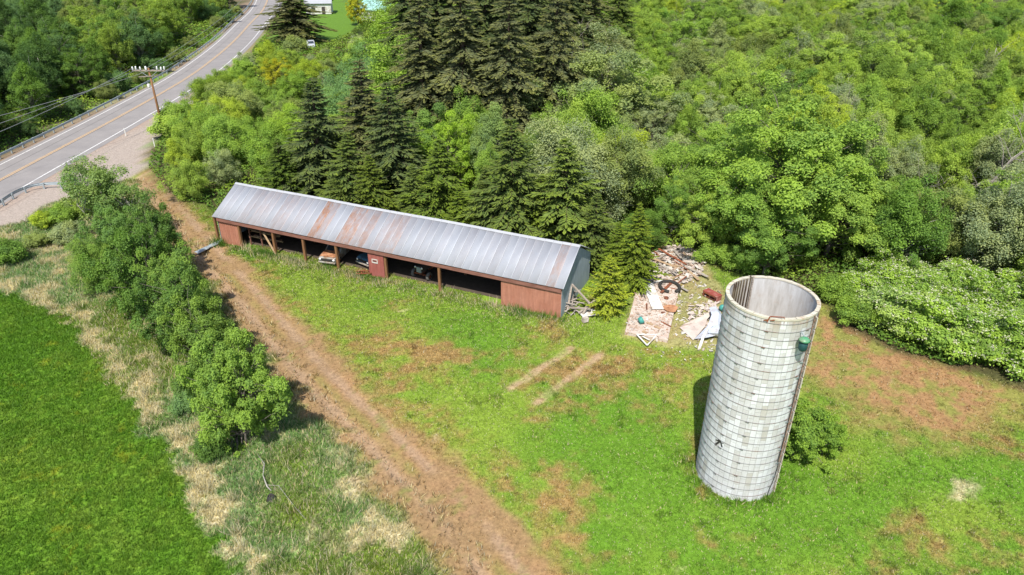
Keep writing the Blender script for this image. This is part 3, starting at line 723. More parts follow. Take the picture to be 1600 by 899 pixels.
for k, (xx, yy, hh) in enumerate([(-tW[3] + 1.1, 4.6, 1.1), (-tW[2] - 1.5, 5.2, 1.4), (-tW[7] + 2.0, 5.5, 1.2)]):
    r = empty('wooden_crate', at_shed(xx, yy), YAW + .2 * k, ['tall wooden crate in the shade behind the third shed post', 'wooden crate stored deep behind the lumber rack', 'slatted crate in the dark last open bay'][k], 'crate')
    for s in range(5):
        zz = .1 + s * hh / 5
        MB().box((0, -.4, zz), (.9, .03, hh / 6)).build('side_slats', MAT['woodg'], r); MB().box((0, .4, zz), (.9, .03, hh / 6)).build('side_slats', MAT['woodg'], r)
        MB().box((-.44, 0, zz), (.03, .77, hh / 6)).build('side_slats', MAT['woodg'], r); MB().box((.44, 0, zz), (.03, .77, hh / 6)).build('side_slats', MAT['woodg'], r)

# culvert sheet lying across the track
a = G(306, 398); b = G(349, 377)
cv = MB(); n = 10; vs = []; L = 18
ax = Vector((b[0] - a[0], b[1] - a[1], 0)); ln = ax.length; ax.normalize(); px_ = Vector((-ax.y, ax.x, 0))
for i in range(L + 1):
    p = Vector((a[0], a[1], .1)) + ax * (ln * i / L)
    for k in range(n + 1):
        th = PI * k / n; kink = .25 if 7 < i < 10 else .38
        vs.append(p + px_ * (math.cos(th) * kink * .75) + Vector((0, 0, math.sin(th) * .14 + (.02 if i % 2 else 0))))
cv.add(vs, [(i * (n + 1) + k, i * (n + 1) + k + 1, (i + 1) * (n + 1) + k + 1, (i + 1) * (n + 1) + k) for i in range(L) for k in range(n)], True)
tag(solid(cv.build('culvert_sheet', MAT['steel']), .015), 'dented half round galvanised sheet lying across the dirt track', 'metal sheet')

# timber heap and board by the east end of the shed
th = empty('timber_heap', (*G(892, 492), 0), 0, 'grey heap of old posts and sticks stacked against the blue end wall', 'timber heap')
rr = random.Random(3)
for k in range(34):
    ang = rr.uniform(0, PI); ll = rr.uniform(.7, 1.6); px0 = rr.uniform(-.5, .6); py0 = rr.uniform(-.2, 2.4); zz = .08 + .9 * rr.random() * (1 - abs(px0) * .8)
    dd = Vector((math.cos(ang), math.sin(ang), rr.uniform(-.25, .6))).normalized() * ll / 2
    MB().tube([Vector((px0, py0, zz)) - dd, Vector((px0, py0, zz)) + dd], rr.uniform(.03, .06), 6).build('stick', MAT['deadwood'], th)
for a_, b_ in [((.1, 1.6, 1.95), (1.5, .3, .9)), ((.1, 1.6, 1.95), (-.25, .4, .2)), ((1.5, .3, .9), (.9, -.2, .1)), ((.6, -.2, .25), (2.3, 1.2, .95)), ((-.2, .3, .5), (1.6, .1, .5))]:
    MB().bar(a_, b_, .16, .1).build('beam', MAT['woodg'], th)
bd = empty('fallen_board', (*G(919, 491), .12), .35, 'cream square board with a dark round hole lying in grass by the timber heap', 'board')
MB().box((0, 0, 0), (1.45, .95, .05), 0, (.05, .05)).build('panel', MAT['plaster'] if False else MAT['white'], bd, .01)
MB().lathe([(.01, .034), (.16, .036), (.16, .02)], (.1, .1, 0), 14).build('stain', MAT['woodg'], bd)  # flat grey disc for the round stain on the panel
tag(MB().box((*G(914, 503), .2), (.5, .35, .4), .4, None, .05).build('broken_block', MAT['brokenconc']), 'small broken brown block in grass below the cream board', 'block')

# ------------------------------------------------------------------ slab and debris
SZ = .28
m = MB(); n = len(SLAB)
m.add([(x, y, -.1) for x, y in SLAB] + [(x, y, SZ) for x, y in SLAB], [tuple(range(n))[::-1], tuple(range(n, 2 * n))] + [(i, (i + 1) % n, (i + 1) % n + n, i + n) for i in range(n)])
sb = tag(m.build('concrete_slab', MAT['slab'], None, .03), 'long raised concrete slab covered with pinkish litter near the silo', 'slab')
def on(px, py, z=SZ): x, y = G(px, py, z); return Vector((x, y, z))
tag(MB().bar(on(1012, 443, SZ + .12), on(1028, 483, SZ + .12), .95, .05).build('white_door', MAT['white'], None, .01), 'long white door leaf lying flat on the slab beside the hose', 'door')
hz = on(1046, 450); pts = []
for k in range(30):
    a_ = math.radians(-65 + 318 * k / 29); pts.append(hz + Vector((.83 * math.cos(a_), .98 * math.sin(a_), .13)))
hs = MB(); hs.tube(pts, [.14 + .012 * (i % 2) for i in range(30)], 10)
tag(hs.build('drain_hose', MAT['rubber']), 'thick black corrugated hose curled in an open ring on the slab', 'hose')
bk = empty('teal_bucket', tuple(on(998, 506)), 0, 'crushed teal plastic bucket lying near the front edge of the slab', 'bucket')
MB().lathe([(.02, 0), (.24, .0), (.3, .34), (.28, .34), (.22, .03), (.02, .03)], n=18).build('tub', MAT['teal'], bk)
MB().tube([(-.29, 0, .33), (-.6, .05, .1), (-.9, .1, .05), (-.6, .2, .3), (-.29, 0, .33)], .012, 5).build('handle', MAT['wire'], bk)
bk.rotation_euler = (0, 1.1, .2); bk.location.z += .22
tag(MB().add([tuple(on(1047, 482, SZ + .12) + Vector((math.cos(a_) * .62 * (1 + .18 * math.sin(3 * a_)), math.sin(a_) * .6, .05 * math.sin(2 * a_)))) for a_ in [2 * PI * k / 14 for k in range(14)]] +
    [tuple(on(1047, 482, SZ + .03) + Vector((math.cos(a_) * .62 * (1 + .18 * math.sin(3 * a_)), math.sin(a_) * .6, 0))) for a_ in [2 * PI * k / 14 for k in range(14)]],
    [tuple(range(14)), tuple(range(14, 28))[::-1]] + [(i, i + 14, (i + 1) % 14 + 14, (i + 1) % 14) for i in range(14)]).build('rusty_lid', MAT['rustlight']), 'round dented rusty brown lid near the right edge of the slab', 'lid')
tag(MB().lathe([(.1, 0), (.2, .06), (.2, .14), (.1, .2), (.07, .1), (.1, 0)], tuple(on(1041, 467)), 16).build('small_wheel', MAT['rust']), 'small rusty ring lying between the hose and the brown lid', 'wheel')
# white sawhorse lying off the front edge of the slab
sw = empty('white_trestle', (*G(1012, 532), 0), .1, 'broken white wooden trestle lying in grass off the slab end', 'trestle')
for a_, b_ in [((-.75, .4, .3), (-.25, -.75, .05)), ((-.25, -.75, .05), (.65, .1, .3)), ((-.8, .42, .32), (.75, .2, .34)), ((.7, .3, .3), (.62, -.35, .06)), ((-.35, .3, .2), (.1, -.2, .12))]:
    MB().bar(a_, b_, .1, .05).build('slat', MAT['white'], sw)
# red steel box
rb = empty('red_steel_cabinet', (*G(1112, 466), 0), -.95, 'rusty dark red steel box standing in the grass behind the silo', 'cabinet')
MB().box((0, 0, .52), (1.5, .72, .05)).box((0, 0, .06), (1.45, .66, .05)).box((0, .33, .3), (1.45, .04, .46)).box((-.72, 0, .3), (.04, .66, .46)).box((.72, 0, .3), (.04, .66, .46)).build('case', MAT['redpaint'], rb, .01)
MB().box((-.0, -.34, .44), (1.45, .04, .16)).build('drawer', MAT['rust'], rb, .01)
MB().box((0, -.345, .12), (1.45, .04, .06)).build('lower_rail', MAT['rust'], rb)
for s in (-.6, 0, .6): MB().box((s, -.35, .28), (.05, .05, .28)).build('leg', MAT['rust'], rb)
# bent sheets between slab and silo
def sheet(name, pts, mat, label, cat='metal sheet', th=.02):
    m = MB(); k = len(pts[0]); vs = [p for row in pts for p in row]
    m.add(vs, [(i * k + j, i * k + j + 1, (i + 1) * k + j + 1, (i + 1) * k + j) for i in range(len(pts) - 1) for j in range(k - 1)])
    return tag(solid(m.build(name, mat), th), label, cat)
sheet('bent_roof_sheet', [[on(1068, 507, .35), on(1100, 492, .5), on(1118, 484, .75)], [on(1062, 512, .12), on(1085, 505, .2), on(1105, 499, .35)], [on(1083, 532, .08), on(1092, 522, .15), on(1102, 510, .25)]], MAT['plaster'], 'wide pinkish wall panel lying torn between the slab and the silo', 'panel', .04)
sheet('bent_duct', [[on(1108, 481, 1.1), on(1118, 479, 1.15), on(1122, 486, .9)], [on(1112, 492, 1.0), on(1123, 489, 1.1), on(1130, 494, .7)], [on(1105, 510, .55), on(1122, 508, .65), on(1134, 508, .4)], [on(1085, 530, .12), on(1103, 528, .4), on(1130, 522, .3)]], MAT['sheet'], 'twisted pale blue grey metal duct standing against the silo side', 'duct')
sheet('steel_trough', [[on(1108, 512, .75), on(1134, 514, .8)], [on(1106, 520, .62), on(1134, 522, .65)], [on(1108, 524, .2), on(1132, 528, .2)]], MAT['sheet'], 'grey steel trough edge half hidden behind the silo', 'trough', .03)
lp = [on(1112, 508, .75), on(1104, 516, .65), on(1098, 528, .4), on(1092, 546, .05)]
tag(solid(MB().add([tuple(p + Vector((-.09, 0, 0))) for p in lp] + [tuple(p + Vector((.12, 0, 0))) for p in lp], [(i, i + 1, i + 5, i + 4) for i in range(3)]).build('curved_strip', MAT['white']), .03), 'narrow white curved strip bending down to the grass beside the duct', 'strip')
tag(MB().lathe([(.02, -.28), (.2, -.2), (.29, 0), (.2, .2), (.02, .28)], tuple(on(1129, 481, .45)), 16).build('green_float', MAT['teal']), 'round teal green plastic float beside the silo and the metal duct', 'float')
# planks of the far heap: each countable board a thing, rubble is stuff
rr = random.Random(9); BD = [('grey weathered', 'woodg'), ('tan', 'woodo'), ('white painted', 'white'), ('rusty brown', 'rust'), ('bleached', 'deadwood')]
for k in range(46):
    px = rr.uniform(1012, 1098); py = rr.uniform(392, 452) if k < 32 else rr.uniform(455, 520)
    if k >= 32: px = rr.uniform(990, 1045)
    elif py > 430: px = rr.uniform(1005, 1070)
    nm, mt_ = BD[rr.randrange(5)] if k < 32 else BD[rr.choice([1, 2, 4, 3])]; ll = rr.uniform(1.2, 3.6) if k < 32 else rr.uniform(.3, 1.1)
    z_ = rr.uniform(.1, .42) if k < 32 else SZ + .04; p = on(px, py, z_); a_ = rr.uniform(-1.2, 1.2) + (0 if rr.random() < .6 else PI / 2); tl = rr.uniform(-.12, .12) if k < 32 else 0
    d = Vector((math.cos(a_) * math.cos(tl), math.sin(a_) * math.cos(tl), math.sin(tl))) * ll / 2
    tag(MB().bar(p - d, p + d, rr.uniform(.08, .28), .04).build('scrap_board', MAT[mt_]), f'{nm} scrap board ' + ('in the demolition heap behind the slab' if k < 32 else 'scattered on the concrete slab'), 'board', f'{nm} scrap boards ' + ('in the demolition heap' if k < 32 else 'on the slab'))
def scatter_bits(n, poly, z, s, mat, name, seed, hi=.25):
    rr = random.Random(seed); m = MB(); k = 0
    xs_ = [p[0] for p in poly]; ys_ = [p[1] for p in poly]
    while k < n:
        x = rr.uniform(min(xs_), max(xs_)); y = rr.uniform(min(ys_), max(ys_))
        if not inpoly(np.array([x]), np.array([y]), poly)[0]: continue
        q = s * rr.uniform(.3, 1.6); m.box((x, y, z + rr.random() * hi), (q, q * rr.uniform(.12, .6), q * rr.uniform(.05, .2)), rr.uniform(0, 3), (rr.uniform(-.4, .4), rr.uniform(-.4, .4)), q * .15); k += 1
    return tag(m.build(name, mat), kind='stuff')
HEAP = [G(1008, 428), G(1068, 445), G(1095, 432), G(1102, 405), G(1078, 388), G(1045, 386), G(1015, 400)]
scatter_bits(520, HEAP, .02, .34, MAT['plaster'], 'rubble', 1, .2)
scatter_bits(300, HEAP, .05, .3, MAT['litterpale'], 'rubble', 2, .25)
scatter_bits(160, HEAP, .05, .3, MAT['litterbrown'], 'rubble', 4, .25)
scatter_bits(260, SLAB, SZ, .2, MAT['plaster'], 'litter', 5, .03)
scatter_bits(150, SLAB, SZ, .2, MAT['litterpale'], 'litter', 6, .03)
scatter_bits(170, SLAB, SZ, .17, MAT['litterbrown'], 'litter', 8, .03)
scatter_bits(230, [G(1050, 535), G(1135, 560), G(1150, 470), G(1090, 440), G(1062, 450)], .0, .2, MAT['litterpale'], 'rubble', 12, .12)
scatter_bits(60, [G(960, 560), G(1100, 580), G(1120, 540), G(1000, 540)], .0, .09, MAT['litterpale'], 'rubble', 13, .05)
scatter_bits(120, [G(1075, 515), G(1120, 520), G(1120, 470), G(1078, 480)], .0, .4, MAT['plaster'], 'rubble', 14, .2)

# ------------------------------------------------------------------ silo
silo = empty('concrete_stave_silo', (SILO[0], SILO[1], 0), 0, 'tall roofless white concrete stave silo ringed with steel hoops', 'silo')
NS = 112; vs = []; fs = []; uvs = []
ZN = 12
for i in range(NS + 1):
    a = 2 * PI * i / NS
    for j in range(ZN + 1): vs.append((SR * math.cos(a), SR * math.sin(a), -.3 + (SH + .3) * j / ZN)); uvs.append((a * SR, (SH + .3) * j / ZN))
for i in range(NS):
    for j in range(ZN): q = i * (ZN + 1) + j; fs.append((q, q + ZN + 1, q + ZN + 2, q + 1))
me = bpy.data.meshes.new('shell'); me.from_pydata(vs, [], fs); uvl = me.uv_layers.new(name='UVMap')
for l in me.loops: uvl.data[l.index].uv = uvs[l.vertex_index]
me.materials.append(MAT['stave']); me.polygons.foreach_set('use_smooth', [True] * len(me.polygons)); me.update()
link('stave_wall', me, silo)
ri = SR - .14
MB().lathe([(ri, -.3), (ri, SH)], n=96).build('inner_lining', MAT['siloin'], silo)
m = MB(); n = 96
for k in range(n):
    a0, a1 = 2 * PI * k / n, 2 * PI * (k + 1) / n; z_ = SH + .012 + .02 * math.sin(k * 1.7) * (k % 3 == 0)
    m.add([(r_ * math.cos(a), r_ * math.sin(a), zz) for a in (a0, a1) for r_, zz in ((ri - .02, SH - .06), (ri - .02, z_), (SR + .025, z_), (SR + .025, SH - .09))], [(0, 4, 5, 1), (1, 5, 6, 2), (2, 6, 7, 3), (3, 7, 4, 0)])
m.build('rim', MAT['silorim'], silo)
MB().lathe([(.01, .05), (ri, .05)], n=48).build('silo_floor', MAT['dirtfloor'], silo)
NH = 25; rr = random.Random(2)
hz_ = [.32 + k * .466 for k in range(NH)]
for k, z_ in enumerate(hz_):
    h = MB(); pts = []
    tilt = rr.uniform(-.008, .008)
    for i in range(72): a = 2 * PI * i / 72; pts.append(((SR + .018) * math.cos(a), (SR + .018) * math.sin(a), z_ + tilt * math.cos(a) * SR))
    pts.append(pts[0]); h.tube(pts, .012, 6, False); hp = h.build('hoop', MAT['hoop'], silo)
    for base in ((-2.95, -1.95, -1.0, .4, 1.8) if k % 2 else (-2.45,)):
        a = base - .012 * k * 0; c = Vector(((SR + .035) * math.cos(a), (SR + .035) * math.sin(a), z_)); tn = Vector((-math.sin(a), math.cos(a), 0))
        l_ = MB().bar(c - tn * .1, c + tn * .1, .03, .04).bar(c - tn * .02 + Vector((0, 0, .02)), c + tn * .06 + Vector((0, 0, -.07)), .022); l_.build('hoop_lug', MAT['hoop'], hp)
# unloading chute: column of boarded openings on the east side, rusted ladder stile and cable
def pc(a, r, z): return Vector((r * math.cos(a), r * math.sin(a), z))
ch = -.80
m = MB()
for k in range(16):
    z_ = .15 + k * .72
    m.bar(pc(ch + .05, SR + .03, z_), pc(ch + .05, SR + .03, z_ + .6), .34, .05)
m.build('door_boards', MAT['chuteboard'], silo)
MB().bar(pc(ch - .07, SR + .06, 2.4), pc(ch - .07, SR + .06, SH - .05), .035).build('ladder_stile', MAT['rustpale'], silo)
MB().bar(pc(ch + .14, SR + .06, .2), pc(ch + .14, SR + .06, SH - .1), .035).build('ladder_stile', MAT['rustpale'], silo)
for k in range(30):
    z_ = .5 + k * .375
    MB().bar(pc(ch - .07, SR + .07, z_) if z_ > 2.4 else pc(ch - .0, SR + .07, z_), pc(ch + .14, SR + .07, z_), .02).build('ladder_rung', MAT['rustpale'], silo)
MB().tube([pc(ch - .1, SR + .06, 8.5), pc(ch - .11, SR + .06, 4.0), pc(ch - .13, SR + .05, 2.6), pc(ch - .08, SR + .07, 2.2), pc(ch - .1, SR + .05, 1.2), pc(ch - .2, SR + .05, .5), pc(ch - .22, SR + .05, -.05)], .022, 6).build('cable', MAT['rubber'], silo)
for k in range(10):
    z_ = 1.4 + k * .95; MB().bar(pc(ch - .2, SR + .05, z_ + .1), pc(ch - .08, SR + .06, z_), .03).build('bracket', MAT['steel'], silo)
# boards lining the inside on the west side
m = MB()
for k in range(7):
    a = 1.82 + k * .095
    m.bar(pc(a, ri - .05, 6.2), pc(a, ri - .05, SH - .02 + (.14 if k == 0 else 0)), .2, .04)
m.build('inner_boards', MAT['siloboard'], silo)
MB().bar(pc(1.76, ri - .1, 6.2), pc(1.76, ri - .1, SH + .1), .08).build('inner_batten', MAT['woodg'], silo)
# bar across the front rim
MB().bar(pc(-1.94, SR - .05, SH + .06), pc(-1.64, SR - .05, SH + .1), .035).bar(pc(-1.94, SR + .03, SH + .08), pc(-1.98, SR + .05, SH - .22), .05).bar(pc(-1.92, SR + .03, SH - .12), pc(-1.84, SR + .05, SH - .05), .04).bar(pc(-1.96, SR + .05, SH - .1), pc(-2.05, SR + .05, SH - .17), .04).bar(pc(-1.64, SR - .02, SH + .08), pc(-1.64, SR + .03, SH - .2), .02).build('rim_bracket', MAT['rust'], silo)
# painted black mark low on the wall
def on_wall(a, z): return pc(a, SR + .006, z)
mk = MB()
for (a0, z0), (a1, z1), w_ in [((-2.60, 3.05), (-2.48, 3.5), .11), ((-2.60, 3.4), (-2.47, 3.52), .07), ((-2.47, 3.52), (-2.40, 3.2), .09), ((-2.54, 3.53), (-2.46, 3.55), .06), ((-2.44, 3.46), (-2.38, 3.5), .05)]:
    mk.bar(on_wall(a0, z0), on_wall(a1, z1), .012, w_)
mk.build('painted_mark', MAT['rubber'], silo)
# green lamp hood on the silo side
lm = empty('green_yard_lamp', (SILO[0] + (SR + .05) * math.cos(-1.22), SILO[1] + (SR + .05) * math.sin(-1.22), 10.75), -1.22, 'green enamel dome lamp hanging near the top of the silo', 'lamp')
lm.scale = (.8, .8, .8)
MB().lathe([(.03, .2), (.12, .19), (.3, .06), (.36, -.03), (.34, -.03), (.1, .14)], (.42, 0, .05), 22).build('lamp_shade', MAT['green'], lm)
MB().lathe([(.01, .02), (.27, .0), (.27, -.55), (.2, -.68), (.01, -.7)], (.42, 0, 0), 18).build('lamp_body', MAT['dkgreen'], lm)
MB().bar((0, 0, .35), (.42, 0, .26), .04).bar((0, 0, .5), (.3, 0, .27), .02).build('arm', MAT['steel'], lm)

# ------------------------------------------------------------------ small far buildings
def far_house(px, py, w_, d_, h_, rz, label, cat, wall, roof, name):
    x, y = G(px, py); r = empty(name, (x, y, 0), rz, label, cat)
    MB().box((0, 0, h_ / 2), (w_, d_, h_)).build('wall', MAT[wall], r)
    m = MB(); e = .4
    m.add([(-w_ / 2 - e, -d_ / 2 - e, h_), (w_ / 2 + e, -d_ / 2 - e, h_), (w_ / 2 + e, 0, h_ + d_ * .25), (-w_ / 2 - e, 0, h_ + d_ * .25), (-w_ / 2 - e, d_ / 2 + e, h_), (w_ / 2 + e, d_ / 2 + e, h_)], [(0, 1, 2, 3), (3, 2, 5, 4)])
    solid(m.build('roof', MAT[roof], r), .12)
    MB().box((w_ * .2, -d_ / 2 - .02, 1.05), (1.0, .06, 2.1)).build('door', MAT['darkwall'], r)
    MB().box((-w_ * .2, -d_ / 2 - .02, 1.5), (1.1, .06, .9)).build('window', MAT['glass'], r); return r
far_house(500, 20, 7.5, 7, 3.0, .15, 'small pale grey garage at the far end of the lawn by the road', 'garage', 'white', 'roofgrey', 'garage')
far_house(597, 30, 11, 9, 2.8, -.5, 'low house roof of pale turquoise sheet showing between far conifers', 'house', 'white', 'tarp', 'house')
# parked car under the big conifer
x, y = G(486, 74)
def far_car(x, y, rz):
    r = empty('parked_car', (x, y, 0), rz, 'pale blue car parked in the shade below the lone far conifer', 'car')
    prof = [(-2.2, .3), (-2.2, .8), (-1.2, .95), (-.6, 1.45), (1.1, 1.45), (1.9, .95), (2.2, .85), (2.2, .3)]; n = len(prof); m = MB()
    m.add([(a, -.85, b) for a, b in prof] + [(a, .85, b) for a, b in prof], [tuple(range(n)), tuple(range(n, 2 * n))[::-1]] + [(i, i + n, (i + 1) % n + n, (i + 1) % n) for i in range(n)]); m.build('body', MAT['sheet'], r, .08)
    MB().quad((-1.17, -.72, 1.0), (-1.17, .72, 1.0), (-.65, .65, 1.42), (-.65, -.65, 1.42)).build('windscreen', MAT['glass'], r).location = (-.03, 0, .03)
    for a in (-1.4, 1.4):
        for b in (-.8, .8): wheel(r, a, b, .33, .33, .2)
far_car(x, y, 1.9)

# ================================================================== VEGETATION
def rand_unit(n, rng):
    v = rng.normal(size=(n, 3)); return v / np.linalg.norm(v, axis=1)[:, None]
def leaf_quads(C_, N_, S_, rng, aspect=.55, droop=None):
    n = len(C_); r = rand_unit(n, rng)
    T = np.cross(N_, r); T /= np.linalg.norm(T, axis=1)[:, None] + 1e-9; B = np.cross(N_, T)
    s = S_[:, None] * .5; V = np.empty((n, 4, 3)); V[:, 0] = C_ + T * s; V[:, 1] = C_ + B * s * aspect; V[:, 2] = C_ - T * s; V[:, 3] = C_ - B * s * aspect
    V[:, 1] += N_ * s * .18; V[:, 3] += N_ * s * .18
    return V.reshape(-1, 3), np.arange(n * 4).reshape(n, 4)
def limb(m, a, b, r0, r1, rng, k=4, n=6, wob=.08):
    a, b = Vector(a), Vector(b); L = (b - a).length; pts = []; rs = []
    for i in range(k + 1):
        t = i / k; p = a.lerp(b, t); j = Vector(rng.normal(size=3)) * wob * L * (0 if i in (0, k) else 1) * .35
        pts.append(p + j + Vector((0, 0, L * .08 * math.sin(PI * t)))); rs.append(r0 + (r1 - r0) * t)
    m.tube(pts, rs, n)

def broadleaf(name, H, Rr, base, nl, lr, leaves, ls, seed, bark='bark', flat=.8, stems=1, blossom=False, loose=.3, sparse=1.0, pointy=0.0, rag=.28, sep=.78):
    """H height, Rr crown radius, base height of the crown's bottom, nl lobes of radius lr"""
    rng = np.random.default_rng(seed); cz = (H + base) / 2; hz2 = (H - base) / 2
    L = []; tries = 0
    while len(L) < nl and tries < 9000:
        tries += 1
        u = rand_unit(1, rng)[0]; rad = rng.uniform(.25, 1.0) ** .5 * (1 + rag * math.sin(3 * math.atan2(u[1], u[0]) + seed + 2.2 * u[2]) * .6 + rag * math.sin(5 * math.atan2(u[1], u[0]) - seed + 5 * u[2]) * .6)
        tz = u[2] * rad; prof = 1 - pointy * max(0, tz) ** 1.2
        p = np.array([u[0] * rad * (Rr - lr * .6) * prof, u[1] * rad * (Rr - lr * .6) * prof, cz + tz * (hz2 - lr * .55)])
        if all(np.linalg.norm((p - q) * np.array([1, 1, 1.25])) > lr * sep for q, _ in L): L.append((p, lr * rng.uniform(.5, 1.3)))
    vol = sum(r ** 2 for _, r in L); Cs, Ns, Ss, Ts = [], [], [], []
    for p, r in L:
        n = int(leaves * r * r / vol); u = rand_unit(n, rng); u[:, 2] = np.where(rng.random(n) < .72, np.abs(u[:, 2]), u[:, 2])
        rad = r * (1 - np.abs(rng.normal(size=n)) * .22); bump = 1 + .22 * np.sin(u[:, 0] * 5 + seed) * np.cos(u[:, 1] * 6 + p[0])
        c = p + u * (rad * bump)[:, None] * np.array([1, 1, flat]); out = (c - np.array([0, 0, cz - hz2 * .3])); out /= np.linalg.norm(out, axis=1)[:, None]
        nn = u * .45 + out * .2 + np.array([0, -.15, .6]) + rng.normal(size=(n, 3)) * .42; nn /= np.linalg.norm(nn, axis=1)[:, None]
        Cs.append(c); Ns.append(nn); Ss.append(ls * rng.uniform(.45, 1.5, n)); Ts.append(np.clip(.5 + .3 * rng.normal(size=n) * .6 + (rng.random() - .5) * .5, 0, 1))
    C_, N_, S_, T_ = map(np.concatenate, (Cs, Ns, Ss, Ts))
    # loose twigs beyond the lobes
    k = int(leaves * loose * .3); idx = rng.integers(0, len(C_), k); o = C_[idx] + rng.normal(size=(k, 3)) * lr * .33
    C_ = np.concatenate([C_, o]); N_ = np.concatenate([N_, N_[idx]]); S_ = np.concatenate([S_, S_[idx]]); T_ = np.concatenate([T_, T_[idx]])
    keep = C_[:, 2] > .1; C_, N_, S_, T_ = C_[keep], N_[keep], S_[keep], T_[keep]
    V_, F_ = leaf_quads(C_, N_, S_, rng); crown = np_mesh(name + '_crown', V_, F_, MAT['leaf'], fattr=T_)
    m = MB(); tr_ = .018 * H + .05
    for s_ in range(stems):
        off = np.array([0, 0]) if stems == 1 else rng.normal(size=2) * .25; topz = H * (.72 if stems == 1 else rng.uniform(.5, .75)); lean = rng.normal(size=2) * (.03 if stems == 1 else .13) * H
        pts = []; rs = []
        for i in range(7):
            t = i / 6; pts.append((off[0] + lean[0] * t + .04 * math.sin(i * 2), off[1] + lean[1] * t + .04 * math.cos(i * 3), -.25 + topz * t)); rs.append(tr_ / math.sqrt(stems) * (1.25 if i == 0 else 1) * (1 - .75 * t))
        m.tube(pts, rs, 8)
        for j, (p, r) in enumerate(L):
            if j % stems != s_: continue
            t = min(.95, max(.2, (p[2] - r - .5) / topz * .8)); i = t * 6; i0 = int(i); q = Vector(pts[i0]).lerp(Vector(pts[min(i0 + 1, 6)]), i - i0)
            limb(m, q, p - np.array([0, 0, r * .35]), max(.02, tr_ * .26 * (1 - t * .6)), .012, rng)
    trunk = m.mesh(name + '_trunk', MAT[bark])
    bl = None
    if blossom:
        up = (N_[:, 2] > .45) & (T_ > .35); idx = np.where(up)[0]; rng.shuffle(idx); idx = idx[:380]
        cc, nn, ss = [], [], []
        for i in idx:
            k = 7; c = C_[i] + N_[i] * .06 + rng.normal(size=(k, 3)) * np.array([.1, .1, .025]); cc.append(c); nn.append(np.tile([0, 0, 1.], (k, 1)) + rng.normal(size=(k, 3)) * .35); ss.append(np.full(k, .10))
        cc = np.concatenate(cc); nn = np.concatenate(nn); nn /= np.linalg.norm(nn, axis=1)[:, None]; ss = np.concatenate(ss)
        V_, F_ = leaf_quads(cc, nn, ss, rng, .9); bl = np_mesh(name + '_blossoms', V_, F_, MAT['blossom'], fattr=rng.random(len(cc)))
    return dict(H=H, trunk=trunk, crown=crown, bl=bl)

